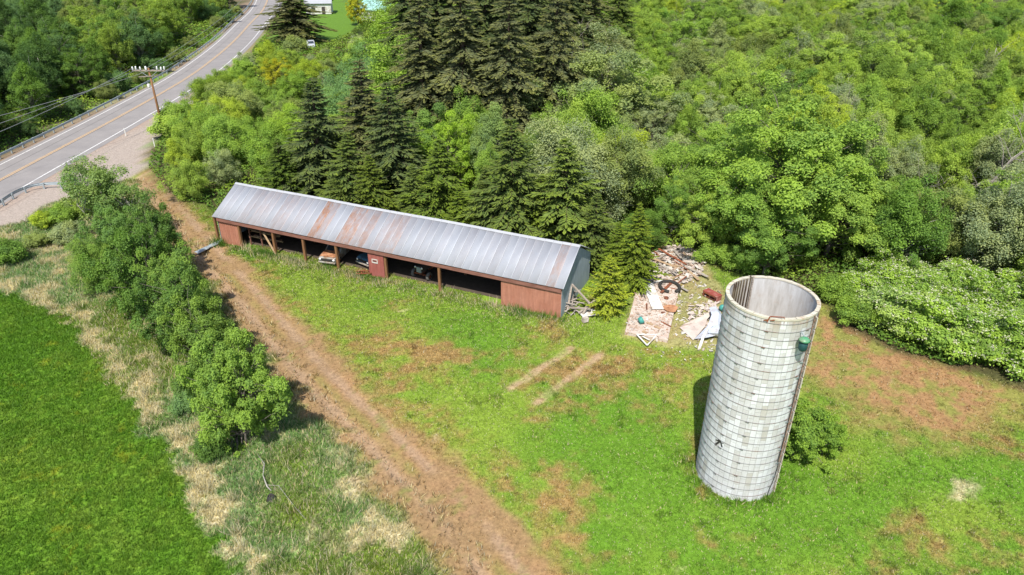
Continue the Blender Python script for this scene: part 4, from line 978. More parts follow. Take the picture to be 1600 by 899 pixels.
def conifer(name, H, Rr, seed, base=.06, whorls=34, per=9, tw=13, droop=.25, tsize=.42, bark='barkd', curve=.85, gap=.0, upturn=.0):
    rng = np.random.default_rng(seed); C0, D0, W0, T0, NN = [], [], [], [], []; m = MB()
    m.tube([(0, 0, -.3), (0.02, 0, H * .3), (0, .02, H * .65), (0, 0, H * .99)], [.022 * H, .016 * H, .009 * H, .01], 8)
    for wi in range(whorls):
        t = (wi + rng.uniform(-.3, .3)) / whorls; t = min(max(t, 0), .995); z = H * (base + (1 - base) * t); R_ = Rr * (1 - t) ** curve * (1 if t > .06 else .75) + .06
        npb = max(4, int(per * (1 - .45 * t)))
        a0 = rng.random() * 6.28
        for b in range(npb):
            if rng.random() < gap: continue
            a = a0 + 2 * PI * b / npb + rng.normal() * .22; L = R_ * rng.uniform(.55, 1.2) * (1 + .22 * math.sin(a * 2 + z * 1.3 + seed) + .12 * math.sin(z * 3.1 + seed)); dh = np.array([math.cos(a), math.sin(a), 0]); sd_ = np.array([-math.sin(a), math.cos(a), 0])
            dr = droop * rng.uniform(.6, 1.4) - .35 * t; zz = z + rng.normal() * .1
            if L > .5: m.tube([(0, 0, zz), tuple(dh * L * .5 + np.array([0, 0, zz - dr * L * .35])), tuple(dh * L * .95 + np.array([0, 0, zz - dr * L * .9]))], [.012 * L + .01, .01, .005], 4, False)
            n = max(4, int(tw * (.35 + L / Rr)))
            for k in range(n):
                s = (k + rng.random()) / n; s = .12 + .88 * s
                p = dh * L * s + np.array([0, 0, zz - dr * L * (s ** 1.3) + upturn * L * max(0, s - .7)])
                side = 1 if k % 2 else -1; ln = (tsize * (.45 + .55 * (1 - s)) + .12 * L) * rng.uniform(.7, 1.2); ln = min(ln, .75 * L + .15)
                ang = rng.uniform(.45, 1.0); d = dh * math.cos(ang) + sd_ * side * math.sin(ang) + np.array([0, 0, rng.uniform(-.42, .08)])
                if s > .9: d = dh + np.array([0, 0, -.1 + upturn])
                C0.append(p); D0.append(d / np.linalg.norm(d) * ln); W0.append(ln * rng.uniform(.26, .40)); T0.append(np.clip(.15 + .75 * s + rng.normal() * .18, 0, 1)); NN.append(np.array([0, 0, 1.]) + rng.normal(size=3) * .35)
    n = 10
    for k in range(n):
        a = rng.random() * 6.28; C0.append(np.array([0, 0, H * (.93 + .05 * rng.random())])); D0.append(np.array([.12 * math.cos(a), .12 * math.sin(a), .3])); W0.append(.1); T0.append(.9); NN.append(np.array([math.cos(a), math.sin(a), .3]))
    C_, D_, W_, T_, N_ = np.array(C0), np.array(D0), np.array(W0), np.array(T0), np.array(NN)
    B = np.cross(N_, D_); B /= np.linalg.norm(B, axis=1)[:, None]; w_ = W_[:, None] * .5; n = len(C_); V_ = np.empty((n, 4, 3))
    dn = np.zeros((n, 3)); dn[:, 2] = -W_ * .25
    V_[:, 0] = C_; V_[:, 1] = C_ + D_ * .45 + B * w_ + dn; V_[:, 2] = C_ + D_ + dn * .6; V_[:, 3] = C_ + D_ * .45 - B * w_ + dn
    # second, steeper card per twig for depth
    V2 = V_.copy(); nrm = np.cross(B, D_); nrm /= np.linalg.norm(nrm, axis=1)[:, None]
    V2[:, 1] = C_ + D_ * .5 + nrm * w_ * .8; V2[:, 3] = C_ + D_ * .5 - nrm * w_ * .9
    VV = np.concatenate([V_, V2]).reshape(-1, 3); FF = np.arange(len(VV)).reshape(-1, 4)
    return dict(H=H, trunk=m.mesh(name + '_trunk', MAT[bark]), crown=np_mesh(name + '_crown', VV, FF, MAT['needle'], fattr=np.concatenate([T_, T_ * .8])), bl=None)

def dead_tree(name, H, seed, spread=.35, bark='deadwood'):
    rng = np.random.default_rng(seed); m = MB()
    def grow(p, d, L, r, dep):
        n = 4; pts = [p]; rs = [r]; q = p
        for i in range(n):
            d = (d + Vector(rng.normal(size=3)) * .16).normalized(); q = q + d * L / n; pts.append(q); rs.append(max(.008, r * (1 - .7 * (i + 1) / n)))
        m.tube(pts, rs, 6 if dep < 2 else 4)
        if dep < 3:
            for k in range(5 if dep == 0 else 4):
                i = rng.integers(1, n + 1); a = rng.random() * 6.28
                nd = (d * .6 + Vector((math.cos(a), math.sin(a), rng.uniform(-.1, .7)))).normalized(); grow(pts[i], nd, L * rng.uniform(.4, .65), rs[i] * .65, dep + 1)
    grow(Vector((0, 0, -.2)), Vector((0, 0, 1)), H * .72, .013 * H + .03, 0)
    return dict(H=H, trunk=m.mesh(name + '_trunk', MAT[bark]), crown=None, bl=None)

P = {}
P['maple'] = [broadleaf('maple', 10, 4.5, 1.0, 130, .66, 58000, .145, s, 'bark', flat=.9, sep=1.18, rag=.42, loose=.6) for s in (1, 2, 3)]
P['alder'] = [broadleaf('alder', 10, 3.3, .8, 105, .64, 42000, .135, s, 'barkw', pointy=.5, flat=1.35, sep=.95, loose=1.0) for s in (11, 12, 13)]
P['willow'] = [broadleaf('willow', 6, 3.4, .1, 90, .62, 36000, .115, s, 'bark', stems=4, loose=2.4, sep=.95, flat=1.3, rag=.4) for s in (21, 22, 23)]
P['shrub'] = [broadleaf('shrub', 3, 2.0, .0, 34, .62, 13000, .14, s, 'bark', stems=5, loose=2.0, rag=.4, flat=1.1) for s in (31, 32)]
P['flower'] = [broadleaf('elder', 3.4, 2.4, .0, 42, .66, 17000, .15, s, 'bark', stems=5, blossom=True) for s in (41, 42)]
P['rowtree'] = [broadleaf('rowtree', 7, 3.3, .5, 165, .47, 46000, .145, s, 'bark', stems=3, loose=1.0, flat=.95, sep=1.02, rag=.45) for s in (51, 52, 53, 54)]
P['bush'] = [broadleaf('bush', 3.4, 2.0, .0, 75, .36, 20000, .12, s, 'bark', stems=5, loose=1.0, flat=.9, sep=1.05, rag=.45) for s in (35, 36)]
P['sparse'] = [broadleaf('sparse', 6, 2.3, .8, 30, .62, 8000, .14, s, 'barkw', stems=3, loose=1.2) for s in (61, 62)]
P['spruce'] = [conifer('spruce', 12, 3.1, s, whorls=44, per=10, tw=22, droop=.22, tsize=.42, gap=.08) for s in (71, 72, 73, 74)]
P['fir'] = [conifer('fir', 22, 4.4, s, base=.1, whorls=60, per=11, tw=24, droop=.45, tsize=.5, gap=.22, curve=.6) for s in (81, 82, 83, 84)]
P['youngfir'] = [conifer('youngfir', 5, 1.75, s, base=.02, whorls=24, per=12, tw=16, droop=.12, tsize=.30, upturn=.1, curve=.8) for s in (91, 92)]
P['dead'] = [dead_tree('deadtree', 9, s) for s in (101, 102, 103)]

NAMES = dict(maple='maple_tree', alder='alder_tree', willow='willow_bush', shrub='leafy_bush', bush='leafy_bush', flower='flowering_bush', rowtree='row_tree', sparse='thin_tree', spruce='spruce_tree', fir='fir_tree', youngfir='young_fir_tree', dead='dead_tree')
CATS = dict(maple='tree', alder='tree', willow='bush', shrub='bush', bush='bush', flower='bush', rowtree='tree', sparse='tree', spruce='conifer', fir='conifer', youngfir='conifer', dead='dead tree')
NVEG = [0]
def plant(kind, x, y, h, tint, label, group=None, width=1.0, var=None, rz=None, z=-.06):
    pr = P[kind]; v = pr[var % len(pr)] if var is not None else pr[random.randrange(len(pr))]; s = h / v['H']
    r = empty(NAMES[kind], (x, y, z), random.uniform(0, 6.28) if rz is None else rz, label, CATS[kind], group); r.scale = (s * width * random.uniform(.92, 1.1), s * width * random.uniform(.92, 1.1), s); r.rotation_euler.x = random.gauss(0, .028); r.rotation_euler.y = random.gauss(0, .028)
    link('trunk', v['trunk'], r)
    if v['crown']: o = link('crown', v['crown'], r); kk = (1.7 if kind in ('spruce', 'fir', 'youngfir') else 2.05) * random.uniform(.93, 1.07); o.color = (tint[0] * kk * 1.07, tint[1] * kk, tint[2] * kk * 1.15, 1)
    if v['bl']: link('blossoms', v['bl'], r)
    NVEG[0] += 1; return r
G1 = (.125, .20, .026); G2 = (.155, .225, .030); G3 = (.085, .155, .022); LIME = (.185, .245, .022); OLV = (.135, .175, .042); BLU = (.085, .155, .042); SAGE = (.165, .205, .075); DKC = (.056, .080, .024); CON = (.068, .10, .020); BRT = (.155, .20, .018); YEL = (.24, .25, .015); FIRC = (.082, .096, .034)
PLACED = []
def tplant(kind, px, py, Yw, tint, label, group=None, width=1.0, var=None):
    """plant whose top is seen at (px, py) of the photo and that stands at distance Yw"""
    x, h = TOP(px, py, Yw); PLACED.append((x, Yw, .3 * h)); return plant(kind, x, Yw, h, tint, label, group, width, var)
def bplant(kind, px, py, h, tint, label, group=None, width=1.0, var=None):
    x, y = G(px, py); PLACED.append((x, y, .35 * h)); return plant(kind, x, y, h, tint, label, group, width, var)

# --- row of trees between the field and the track
gr = 'row of leafy trees along the dirt track'
bplant('rowtree', 378, 692, 7.2, (.105, .175, .022), 'nearest bright green tree of the row along the track', gr, .74, 0)
bplant('rowtree', 350, 640, 6.6, (.092, .155, .022), 'second tree from the camera end of the row along the track', gr, .72, 1)
bplant('rowtree', 330, 590, 6.8, (.10, .165, .022), 'third tree from the camera end of the row along the track', gr, .72, 2)
bplant('rowtree', 290, 548, 6.8, (.068, .128, .02), 'dark tree in the middle of the row along the track', gr, .75, 3)
bplant('rowtree', 300, 505, 6.6, (.092, .155, .022), 'tree casting its shadow on the track halfway up the row', gr, .72, 1)
bplant('rowtree', 235, 490, 7.4, (.075, .14, .02), 'broad mid green tree in the upper half of the row', gr, .7, 0)
bplant('rowtree', 262, 440, 6.6, (.068, .128, .02), 'dark green tree beside the upper track shadow in the row', gr, .7, 2)
bplant('rowtree', 195, 430, 6.5, (.075, .14, .024), 'tree on the field side near the far end of the row', gr, .7, 3)
bplant('willow', 165, 452, 4.4, (.092, .155, .022), 'low bushy tree on the field side of the row', gr, .8, 0)
bplant('sparse', 205, 370, 6.5, (.10, .16, .03), 'thin airy tree near the road end of the row', gr, 1.1, 0)
bplant('sparse', 172, 365, 8.0, (.11, .165, .035), 'thin tree reaching over the gravel apron at the end of the row', gr, 1.0, 1)
bplant('sparse', 152, 340, 6.0, (.085, .15, .03), 'small airy tree beside the end of the curved guardrail', gr, 1.1, 0)
bplant('dead', 250, 435, 6.5, (.092, .155, .022), 'bare grey dead tree standing among the row trees', None, .5, 1)
bplant('shrub', 330, 715, 1.5, (.068, .128, .02), 'dark low bush at the foot of the nearest row tree', None, .9, 0)
bplant('shrub', 300, 640, 1.6, BLU, 'bluish low bush below the second tree of the row', None, 1.0, 1)
# brush by the corner guardrail
for k, (px, py, h, t, lb) in enumerate([(20, 410, 2.0, G3, 'dark bush at the left edge below the driveway guardrail'), (70, 355, 1.6, LIME, 'yellow green low bush below the curved guardrail'), (100, 350, 1.8, G1, 'green low bush under the middle of the curved guardrail'), (60, 385, 1.4, OLV, 'olive bush in the rough grass below the guardrail'),
                                       (110, 380, 1.9, SAGE, 'sage coloured bush between guardrail and row of trees'), (130, 335, 1.6, G2, 'bright bush at the terminal of the curved guardrail'), (140, 420, 1.8, OLV, 'olive bush at the field side of the row trees'), (200, 450, 1.7, BLU, 'bluish bush under the far row trees')]):
    bplant('shrub', px, py, h, t, lb, None, 1.25, k)
# bush beside the silo
sx_, sy_ = G(1238, 712)
plant('bush', sx_ + .5, sy_ + .1, 3.5, (.10, .17, .018), 'rounded leafy bush growing against the right side of the silo base', None, .95, 0)
plant('bush', sx_ + 2.1, sy_ + .6, 2.3, (.11, .185, .02), 'small feathery bush just beyond the silo bush', None, .85, 1)

# --- conifers behind the shed
gs = 'spruces standing behind the shed'
bplant('youngfir', 948, 484, 5.0, BRT, 'young bright green fir right beside the blue end wall', None, 1.0, 0)
tplant('spruce', 1003, 318, 53.5, (.10, .145, .015), 'mid height bright fir behind the slab with bare lower trunk', gs, 1.15, 0)
tplant('spruce', 968, 345, 55.5, (.085, .13, .014), 'small spruce between the two firs beside the shed end', gs, 1.1, 2)
for px, py, Yw, t, lb in [(897, 215, 61, (.085, .125, .022), 'pale green pointed spruce above the east end of the shed roof'), (805, 182, 62, CON, 'dark pointed spruce above the middle right of the shed roof'), (757, 262, 64, CON, 'short dark spruce behind the shed roof ridge'),
                          (680, 215, 66, (.07, .11, .015), 'spruce with light tips behind the middle of the shed'), (612, 125, 72, DKC, 'tall dark spruce left of the tall fir stand'), (560, 92, 78, FIRC, 'olive dark spruce rising toward the far lawn'),
                          (535, 205, 70, CON, 'spruce hanging over the middle left of the shed roof'), (478, 118, 76, DKC, 'dark broad spruce above the left half of the shed roof'), (432, 215, 74, (.06, .10, .015), 'small spruce behind the left end of the shed roof'),
                          (845, 270, 62, (.08, .12, .015), 'low spruce tucked behind the ridge near its east end'), (720, 290, 62.5, (.085, .13, .014), 'yellow tipped low spruce touching the shed ridge'), (640, 255, 66, CON, 'low dark spruce touching the middle of the shed ridge'), (580, 240, 68, (.075, .11, .015), 'low olive spruce touching the shed ridge left of centre'),
                          (930, 300, 58, CON, 'dark spruce just behind the blue end wall')]:
    tplant('spruce', px, py, Yw, t, lb, gs, random.uniform(1.35, 1.75))
# --- tall dark fir stand
gf = 'tall dark fir stand beyond the shed'
for k, (px, Yw, h, t) in enumerate([(655, 88, 21, FIRC), (690, 98, 24, DKC), (725, 88, 22, FIRC), (760, 96, 25, DKC), (795, 86, 21, FIRC), (825, 98, 24, DKC), (860, 90, 22, FIRC), (640, 112, 24, DKC), (700, 120, 27, FIRC), (780, 116, 28, DKC), (850, 112, 26, FIRC), (880, 118, 24, DKC), (915, 125, 22, FIRC), (740, 140, 28, FIRC), (660, 145, 26, DKC), (820, 142, 27, FIRC), (900, 150, 24, DKC), (965, 135, 19, CON)]):
    x, _h = TOP(px, 60, Yw); PLACED.append((x, Yw, 2.6)); plant('fir', x, Yw, h, t, 'tall dark fir with drooping branches in the dense stand beyond the shed' if t == DKC else 'tall olive green fir in the dense stand beyond the shed' if t == FIRC else 'mid green fir at the edge of the tall stand', gf + (' dark' if t == DKC else ' olive' if t == FIRC else ' edge'), 1.25)
# lone far conifer by the road
x, y = G(463, 66); PLACED.append((x, y, 6)); plant('fir', x, y, 14.5, (.075, .085, .03), 'lone broad dark conifer beside the road and the far lawn', None, 2.5, 0)
x, y = G(560, 40); PLACED.append((x, y, 3)); plant('maple', x, y, 8, YEL, 'yellow leaved tree at the edge of the far lawn', None, .85, 1)
x, y = G(330, 210); plant('maple', x - 2, y + 3, 4.2, LIME, 'yellow green tree among the bushes by the utility pole', None, 1.2, 2)
x, y = G(440, 145); PLACED.append((x, y, 3)); plant('maple', x, y, 6.0, YEL, 'yellow leaved tree in the brush near the road bend', None, 1.0, 0)
# --- dead trees
for px, py, Yw, lb, wd in [(1590, 115, 68, 'bleached dead tree with forked branches at the right edge of the wood', .6), (905, 0, 110, 'bare grey snag beside the tall fir stand', .6), (940, 12, 118, 'pale broken snag above the green trees by the firs', .5), (1370, 130, 88, 'thin bare grey tree in the middle of the green wood', .9),
                           (1460, 245, 66, 'leafless grey bush like tree above the flowering bushes', .9), (590, 55, 120, 'pale leafless birch in front of the turquoise roof', .7), (1560, 40, 130, 'distant bare tree near the upper right corner', 1.0), (1080, 0, 150, 'distant pale trunked tree above the wood', .5)]:
    tplant('dead', px, py, Yw, G1, lb, None, wd)
# --- big individual broadleaf trees
for px, py, Yw, t, lb, wd, kd in [(1265, 150, 62, (.135, .215, .026), 'big bright maple rising behind the silo top', 1.15, 'maple'), (1185, 235, 60, (.12, .20, .025), 'broad maple directly above the rusty red box', 1.1, 'maple'), (1330, 235, 60, (.14, .215, .028), 'bright maple right of the silo above the flowering bushes', 1.05, 'maple'),
                                  (1125, 285, 60.5, G2, 'light green maple above the demolition heap', 1.0, 'maple'), (940, 75, 90, (.145, .19, .05), 'rounded pale olive tree right of the fir stand', 1.3, 'maple'), (1215, 320, 56, G3, 'low dark maple right behind the silo rim', 1.0, 'maple'),
                                  (700, 180, 76, (.16, .25, .02), 'bright lime maple in front of the fir stand', .9, 'maple'), (655, 165, 80, (.10, .17, .03), 'mid green maple in front of the fir stand', .9, 'maple'), (770, 170, 76, (.12, .18, .045), 'soft pale green tree in front of the fir stand', 1.0, 'alder'), (900, 165, 75, G2, 'lime green tree between spruce tops and olive tree', 1.0, 'alder'),
                                  (850, 195, 72, (.12, .18, .04), 'feathery pale tree between the two pointed spruces', 1.1, 'alder')]:
    tplant(kd, px, py, Yw, t, lb, None, wd)
# --- flowering bushes along the right edge of the wood
gb = 'white flowering bushes along the edge of the wood'
FL = [(1400, 520), (1440, 532), (1480, 545), (1520, 552), (1560, 568), (1600, 580), (1640, 590), (1375, 490), (1425, 497), (1470, 508), (1515, 520), (1560, 530), (1605, 545), (1345, 470), (1390, 460), (1450, 470), (1500, 480), (1550, 492), (1600, 505), (1650, 550)]
for k, (px, py) in enumerate(FL):
    x, y = G(px, py); PLACED.append((x, y, 1.5)); plant('flower', x, y + .8, random.uniform(2.6, 3.8), (.135, .215, .026) if k % 3 else (.155, .225, .045), 'bushes covered in cream blossoms on the grassy edge of the wood' if k < 7 else 'cream blossoming bush behind the front bushes of the wood edge', gb + (' front' if k < 7 else ' behind'), 1.15)
for px, py, lb in [(1338, 505, 'plain green bush at the corner of the bare dirt patch'), (1305, 470, 'low green bush between the silo rim and blossoming bushes'), (1150, 420, 'green bush above the red box by the wood edge'), (1115, 408, 'small bush at the right end of the demolition heap')]:
    bplant('shrub', px, py, 2.1, G1, lb, None, 1.2)

# --- natural fill of the wood
def in_road_view(x, y, h, r):
    """keeps crowns from hiding the road, the apron and the far lawn"""
    for hh in (h, h * .6, h * .3):
        for dx in (-r, 0, r):
            u, v = PROJ(x + dx, y, hh)
            if inpoly(np.array([u]), np.array([v]), KEEP)[0] or inpoly(np.array([u]), np.array([v]), KEEP2)[0] or inpoly(np.array([u]), np.array([v]), KEEP3)[0] or inpoly(np.array([u]), np.array([v]), KEEP4)[0]: return True
    return False
KEEP = [(-10, 250), (130, 180), (230, 112), (300, 72), (405, -10), (440, -10), (430, 55), (398, 72), (330, 90), (300, 118), (262, 150), (240, 190), (252, 205), (225, 245), (-10, 320)]
KEEP2 = [(500, 5), (560, 5), (545, 45), (530, 62), (470, 80), (500, 55)]
KEEP3 = [(328, 330), (368, 287), (560, 318), (900, 378), (870, 440)]
KEEP4 = [(572, 5), (618, 5), (618, 36), (572, 36)]
rr = random.Random(77); cand = []
def zone_name(x, y):
    u, v = PROJ(x, y, 4)
    if x < -22 and y < 175 and u < 520: return 'brush beside the utility pole'
    if u < 620: return 'wood left of the fir stand'
    if u < 950: return 'wood between shed and fir stand'
    if y < 75: return 'wood edge behind the silo'
    if y < 120: return 'middle of the wood right of the firs'
    return 'far upper part of the wood'
tries = 0; FILL = []
while tries < 26000 and len(FILL) < 640:
    tries += 1
    y = 48 + (225 - 48) * rr.random() ** .8; x = rr.uniform(-75, .76 * y + 14)
    if not inpoly(np.array([x]), np.array([y]), WOOD)[0]: continue
    if inpoly(np.array([x]), np.array([y]), LAWN2)[0]: continue
    sp = 2.6 + .026 * y
    if any((x - a) ** 2 + (y - b) ** 2 < (sp * .55 + c) ** 2 for a, b, c in PLACED): continue
    if any((x - a) ** 2 + (y - b) ** 2 < sp ** 2 for a, b in FILL): continue
    FILL.append((x, y))
cnt = {}
for x, y in FILL:
    de = float(-sdpoly(np.array([x]), np.array([y]), WOOD)[0]); u, v = PROJ(x, y, 4); nz = float(fbm(np.array([x]), np.array([y]), 22, 91)[0]); q = rr.random(); zn = zone_name(x, y)
    if zn.startswith('brush'):
        kind = 'willow' if q < .72 else 'shrub' if q < .85 else 'alder'; h = rr.uniform(3.6, 6.0) if kind != 'shrub' else 2.6; tint = rr.choice([G1, G2, G2, LIME, OLV, SAGE, (.13, .2, .02)])
        if y > 120: h *= .85
    elif zn.startswith('wood left'):
        kind = 'willow' if q < .4 else 'alder' if q < .7 else 'maple' if q < .85 else 'spruce'; h = rr.uniform(5, 8.5); tint = rr.choice([G1, G2, LIME, OLV, SAGE, BLU])
    elif zn.startswith('wood between'):
        kind = 'alder' if q < .4 else 'willow' if q < .6 else 'spruce' if q < .85 else 'maple'; h = rr.uniform(7, 10.5) if y < 90 else rr.uniform(10, 16); tint = rr.choice([G1, G2, SAGE, OLV])
    else:
        if de < 2.5: kind = 'shrub' if q < .6 else 'willow'; h = rr.uniform(2.2, 3.8)
        elif de < 7: kind = 'willow' if q < .6 else 'alder'; h = rr.uniform(3.5, 6)
        else: kind = 'alder' if q < .45 else 'maple' if q < .68 else 'willow'; h = rr.uniform(6.5, 10.5) if kind != 'willow' else rr.uniform(5, 7.5)
        if y > 110: h *= 1.1
        tint = rr.choice([G1, G2, G3, G1, G2, OLV, SAGE] if nz < .5 else [G2, G2, LIME, SAGE, G1])
    if kind == 'spruce': tint = rr.choice([CON, DKC, (.07, .11, .015)])
    wd = rr.uniform(.9, 1.2) * (1.12 if y > 100 else 1)
    if in_road_view(x, y, h, 1.5 if y < 150 else 2.5):
        h = min(h, 3.2); kind = 'shrub'
        if in_road_view(x, y, h, 1.2): 
            h = 1.6
            if in_road_view(x, y, h, .8): continue
    if tint == DKC or tint == CON: cw = 'dark'
    elif tint == LIME: cw = 'yellow green'
    elif tint == SAGE: cw = 'soft pale green'
    elif tint == OLV: cw = 'olive green'
    elif tint == BLU: cw = 'bluish green'
    elif tint == G3: cw = 'deep green'
    else: cw = 'bright green'
    kj = rr.uniform(.86, 1.12); tt = tuple(c * kj for c in tint)
    nm = {'willow': 'willow bush', 'shrub': 'low bush', 'alder': 'slim alder', 'maple': 'rounded maple', 'spruce': 'pointed spruce'}[kind]
    plant(kind, x, y, h, tt, f'{cw} {nm} in the {zn}', f'{cw} {nm} plants, {zn}', wd); cnt[kind] = cnt.get(kind, 0) + 1
# --- wood beyond the road
FL2 = []; tries = 0
while tries < 14000 and len(FL2) < 190:
    tries += 1; y = 70 + 180 * rr.random() ** .8; x = rr.uniform(-.80 * y - 12, -67)
    if not inpoly(np.array([x]), np.array([y]), WOODL)[0]: continue
    sp = 3.4 + .008 * y
    if any((x - a) ** 2 + (y - b) ** 2 < sp ** 2 for a, b in FL2): continue
    FL2.append((x, y))
for x, y in FL2:
    de = float(-sdpoly(np.array([x]), np.array([y]), WOODL)[0]); q = rr.random()
    if de < 3.5: kind = 'shrub' if q < .5 else 'willow'; h = rr.uniform(2, 3.4)
    elif q < .55: kind = 'alder'; h = rr.uniform(8, 12)
    elif q < .9: kind = 'maple'; h = rr.uniform(8, 12)
    else: kind = 'willow'; h = 5.5
    u, v = PROJ(x, y, h)
    t0 = rr.choice([G1, G3, BLU, OLV, G2]) if u > 90 else rr.choice([G3, (.05, .10, .02), BLU]); kj = rr.uniform(.85, 1.05) * .9; tt = tuple(c * kj for c in t0)
    nm = {'willow': 'willow bush', 'shrub': 'low bush', 'alder': 'slim alder', 'maple': 'rounded maple'}[kind]; cw = 'deep green' if t0 in (G3, (.05, .10, .02)) else 'bluish' if t0 == BLU else 'olive' if t0 == OLV else 'bright'
    pl_ = 'near the left edge beyond the guardrail' if u < 150 else 'beyond the guardrail behind the utility pole' if u < 300 else 'beyond the guardrail on the far bend'
    plant(kind, x, y, h, tt, f'{cw} {nm} {pl_}', f'{cw} {nm} plants {pl_}', rr.uniform(.95, 1.2)); cnt[kind] = cnt.get(kind, 0) + 1
print('fill', cnt, 'vegetation things', NVEG[0])

# ------------------------------------------------------------------ undergrowth (stuff)
def undergrowth():
    rng = np.random.default_rng(5); n = 420000
    y = 42 + 190 * rng.random(n) ** 1.5; x = rng.uniform(-1, 1, n) * (.76 * y + 12)
    k = (inpoly(x, y, WOOD) & ~inpoly(x, y, LAWN2)) | inpoly(x, y, WOODL); x, y = x[k], y[k]
    d = np.minimum(sdpoly(x, y, WOOD), sdpoly(x, y, WOODL)); hgt = .25 + 1.2 * fbm(x, y, 2.2, 15) * sm(0, -2.5, d)
    z = hgt * rng.random(len(x)) ** .6; N_ = rand_unit(len(x), rng) * .6 + np.array([0, 0, .8]); N_ /= np.linalg.norm(N_, axis=1)[:, None]
    V_, F_ = leaf_quads(np.stack([x, y, z], -1), N_, (.16 + .0022 * y) * rng.uniform(.7, 1.3, len(x)), rng, .6)
    base = np.array(G3)[None] * 1.4 + 1.5 * (np.array(G2) - np.array(G3))[None] * sm(.35, .7, fbm(x, y, 5, 16))[:, None]
    tag(link('undergrowth', np_mesh('undergrowth', V_, F_, MAT['under'], fattr=rng.random(len(x)), cattr=base)), kind='stuff')
undergrowth()

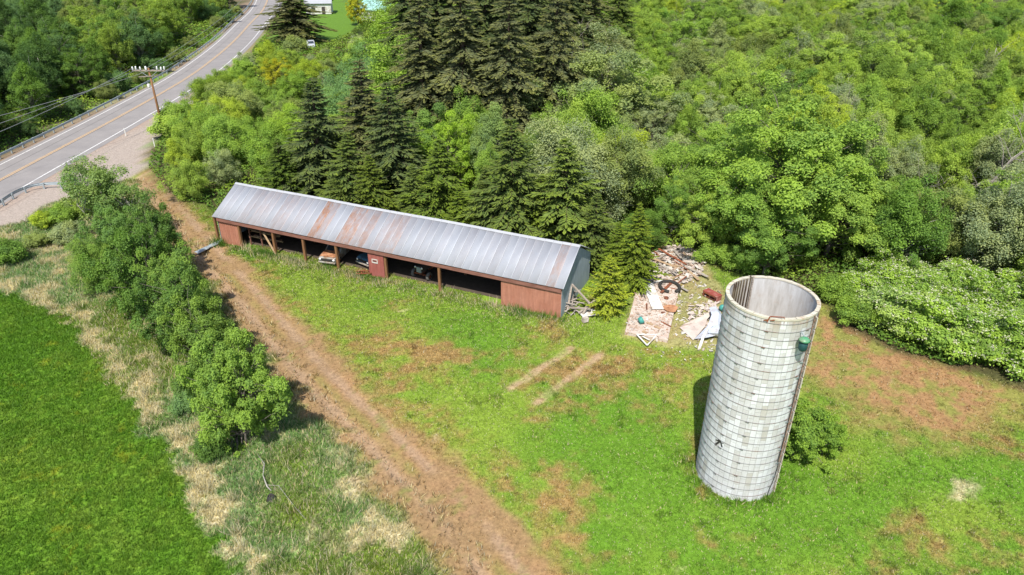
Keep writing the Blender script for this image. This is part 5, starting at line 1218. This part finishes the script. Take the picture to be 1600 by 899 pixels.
# ------------------------------------------------------------------ grass (stuff)
def grass():
    rng = np.random.default_rng(6); n = 520000
    y = np.sqrt(21.0 ** 2 + (80.0 ** 2 - 21.0 ** 2) * rng.random(n) ** 1.25); x = rng.uniform(-1, 1, n) * (.64 * y + 12.5)
    c, z = ground_colour(x, y)
    bare = np.maximum.reduce([z['track'] * .93, z['apron'], z['dirt2'] * .75, z['ruts'] * .7, z['wood'] * .8, z['woodl'], (z['road'] < 7) * 1.0, z['debris'] * .7])
    inshed = sdpoly(x, y, [SHED(-.05, -.02), SHED(7.2, -.02), SHED(7.3, .9), SHED(33, 1.0), SHED(33.1, -.02), SHED(35.3, -.02), SHED(35.3, 7.4), SHED(-.05, 7.4)]) < .02
    insilo = (x - SILO[0]) ** 2 + (y - SILO[1]) ** 2 < (SR + .05) ** 2
    k = (rng.random(n) > bare) & ~inshed & ~insilo & ~(sdpoly(x, y, SLAB) < .03)
    x, y, c = x[k], y[k], c[k]; z = {a: b[k] for a, b in z.items()}; n = len(x)
    field = z['left'] & (z['fieldd'] > .1); strip = z['left'] & ~field
    sf = pdist(x, y, [SHED(-.3, -.5), SHED(36, -.5)])[0]; sr_ = np.abs(np.hypot(x - SILO[0], y - SILO[1]) - SR)
    tall = np.exp(-sf / 1.0) * .75 + np.exp(-sr_ / .45) * 1.6
    h = np.where(field, .17, np.where(strip, .26, .08)) * rng.uniform(.6, 1.4, n) * (.7 + .6 * z['n2']) * (1 + tall * 2.0)
    nb = 4; gzv = ground_h(x, y, z)
    ang = rng.random((n, nb)) * 6.283; rad = rng.random((n, nb)) * .09 * (1 + y[:, None] / 60)
    bx = x[:, None] + np.cos(ang) * rad; by = y[:, None] + np.sin(ang) * rad
    cl_ = sm(.62, .8, fbm(x, y, .8, 37, 3)); h = h * (1 + 1.0 * cl_ * ~field); c = c * (1 - .16 * cl_ * ~field)[:, None]
    hh = h[:, None] * rng.uniform(.6, 1.2, (n, nb)); la = rng.random((n, nb)) * 6.283; lm_ = hh * rng.uniform(.15, .95, (n, nb))
    wa = rng.random((n, nb)) * 6.283; ww = (.011 + .00035 * y[:, None]) * rng.uniform(.8, 1.5, (n, nb))
    V_ = np.empty((n, nb, 3, 3)); zb = gzv[:, None] - .01
    V_[..., 0, :] = np.stack([bx - np.cos(wa) * ww, by - np.sin(wa) * ww, zb + 0 * bx], -1); V_[..., 1, :] = np.stack([bx + np.cos(wa) * ww, by + np.sin(wa) * ww, zb + 0 * bx], -1)
    V_[..., 2, :] = np.stack([bx + np.cos(la) * lm_, by + np.sin(la) * lm_, zb + hh], -1)
    dry = (rng.random((n, nb)) < (.08 * ~field + .16 * strip + .25 * np.exp(-sf / .8))[:, None])
    cc = np.repeat(c[:, None, :] * 1.12, nb, 1); cc = np.where(dry[..., None], C['dry'] * .95, cc)
    V_ = V_.reshape(-1, 3); F_ = np.arange(len(V_)).reshape(-1, 3)
    tag(link('grass', np_mesh('grass', V_, F_, MAT['grass'], fattr=rng.random(n * nb), cattr=cc.reshape(-1, 3))), kind='stuff')
    # tall seed-headed grass in front of the shed
    m = 9000; t = rng.uniform(-.5, 36, m); d = -.15 - np.abs(rng.normal(size=m)) * .55; wgt = fbm(t, d, 2.0, 44); kk = rng.random(m) < sm(.3, .65, wgt); t, d = t[kk], d[kk]
    x = SHED_B[0] - SU[0] * t + SN[0] * d; y = SHED_B[1] - SU[1] * t + SN[1] * d; n = len(x); hh = rng.uniform(.25, .75, n) * (.5 + vnoise(t, d, 1.3, 8)); la = rng.random(n) * 6.28; w_ = .022; wa = rng.random(n) * 6.28
    V_ = np.stack([np.stack([x - np.cos(wa) * w_, y - np.sin(wa) * w_, 0 * x - .02], -1), np.stack([x + np.cos(wa) * w_, y + np.sin(wa) * w_, 0 * x - .02], -1), np.stack([x + np.cos(la) * hh * .45, y + np.sin(la) * hh * .45, hh], -1)], 1).reshape(-1, 3)
    g = vnoise(t, d, 2.4, 12); cc = np.where((rng.random(n) < sm(.3, .8, g))[:, None], C['dry'], C['lawn'] * np.array([.8, .85, 1.2]))
    tag(link('tall_grass', np_mesh('tall_grass', V_, np.arange(len(V_)).reshape(-1, 3), MAT['grass'], fattr=rng.random(n), cattr=cc)), kind='stuff')
grass()

# fallen branch and stump in the rough strip
bx_, by_ = G(424, 780)
st = empty('tree_stump', (bx_, by_, -.05), 0, 'dark stump in the rough grass strip below the row', 'stump')
MB().lathe([(.34, -.05), (.24, .1), (.2, .26), (.15, .34), (.13, .24), (.09, .12), (.01, .1)], n=9).build('wood', MAT['rubber'], st)  # stump in one even black
a = G(404, 716); b = G(418, 764); b2 = G(465, 800)
tag(MB().tube([(a[0], a[1], .3), (a[0] * .65 + b[0] * .35 + .22, a[1] * .65 + b[1] * .35, .36), (a[0] * .3 + b[0] * .7 - .05, a[1] * .3 + b[1] * .7, .3), (b[0], b[1], .2), (b[0] + .3, b[1] - .25, .1)], [.012, .03, .03, .04, .03], 6).build('fallen_branch', MAT['barkw']), 'thin pale fallen branch pointing from the row tree to the dark stump', 'branch')
tag(MB().tube([(b[0], b[1], .3), (b[0] + .7, b[1] - .1, .35), (b2[0], b2[1], .15), (b2[0] + .6, b2[1] - .6, .1)], [.012, .012, .01, .008], 5).build('fallen_twig', MAT['barkw']), 'very thin curved twig arching to the right of the dark stump', 'branch')
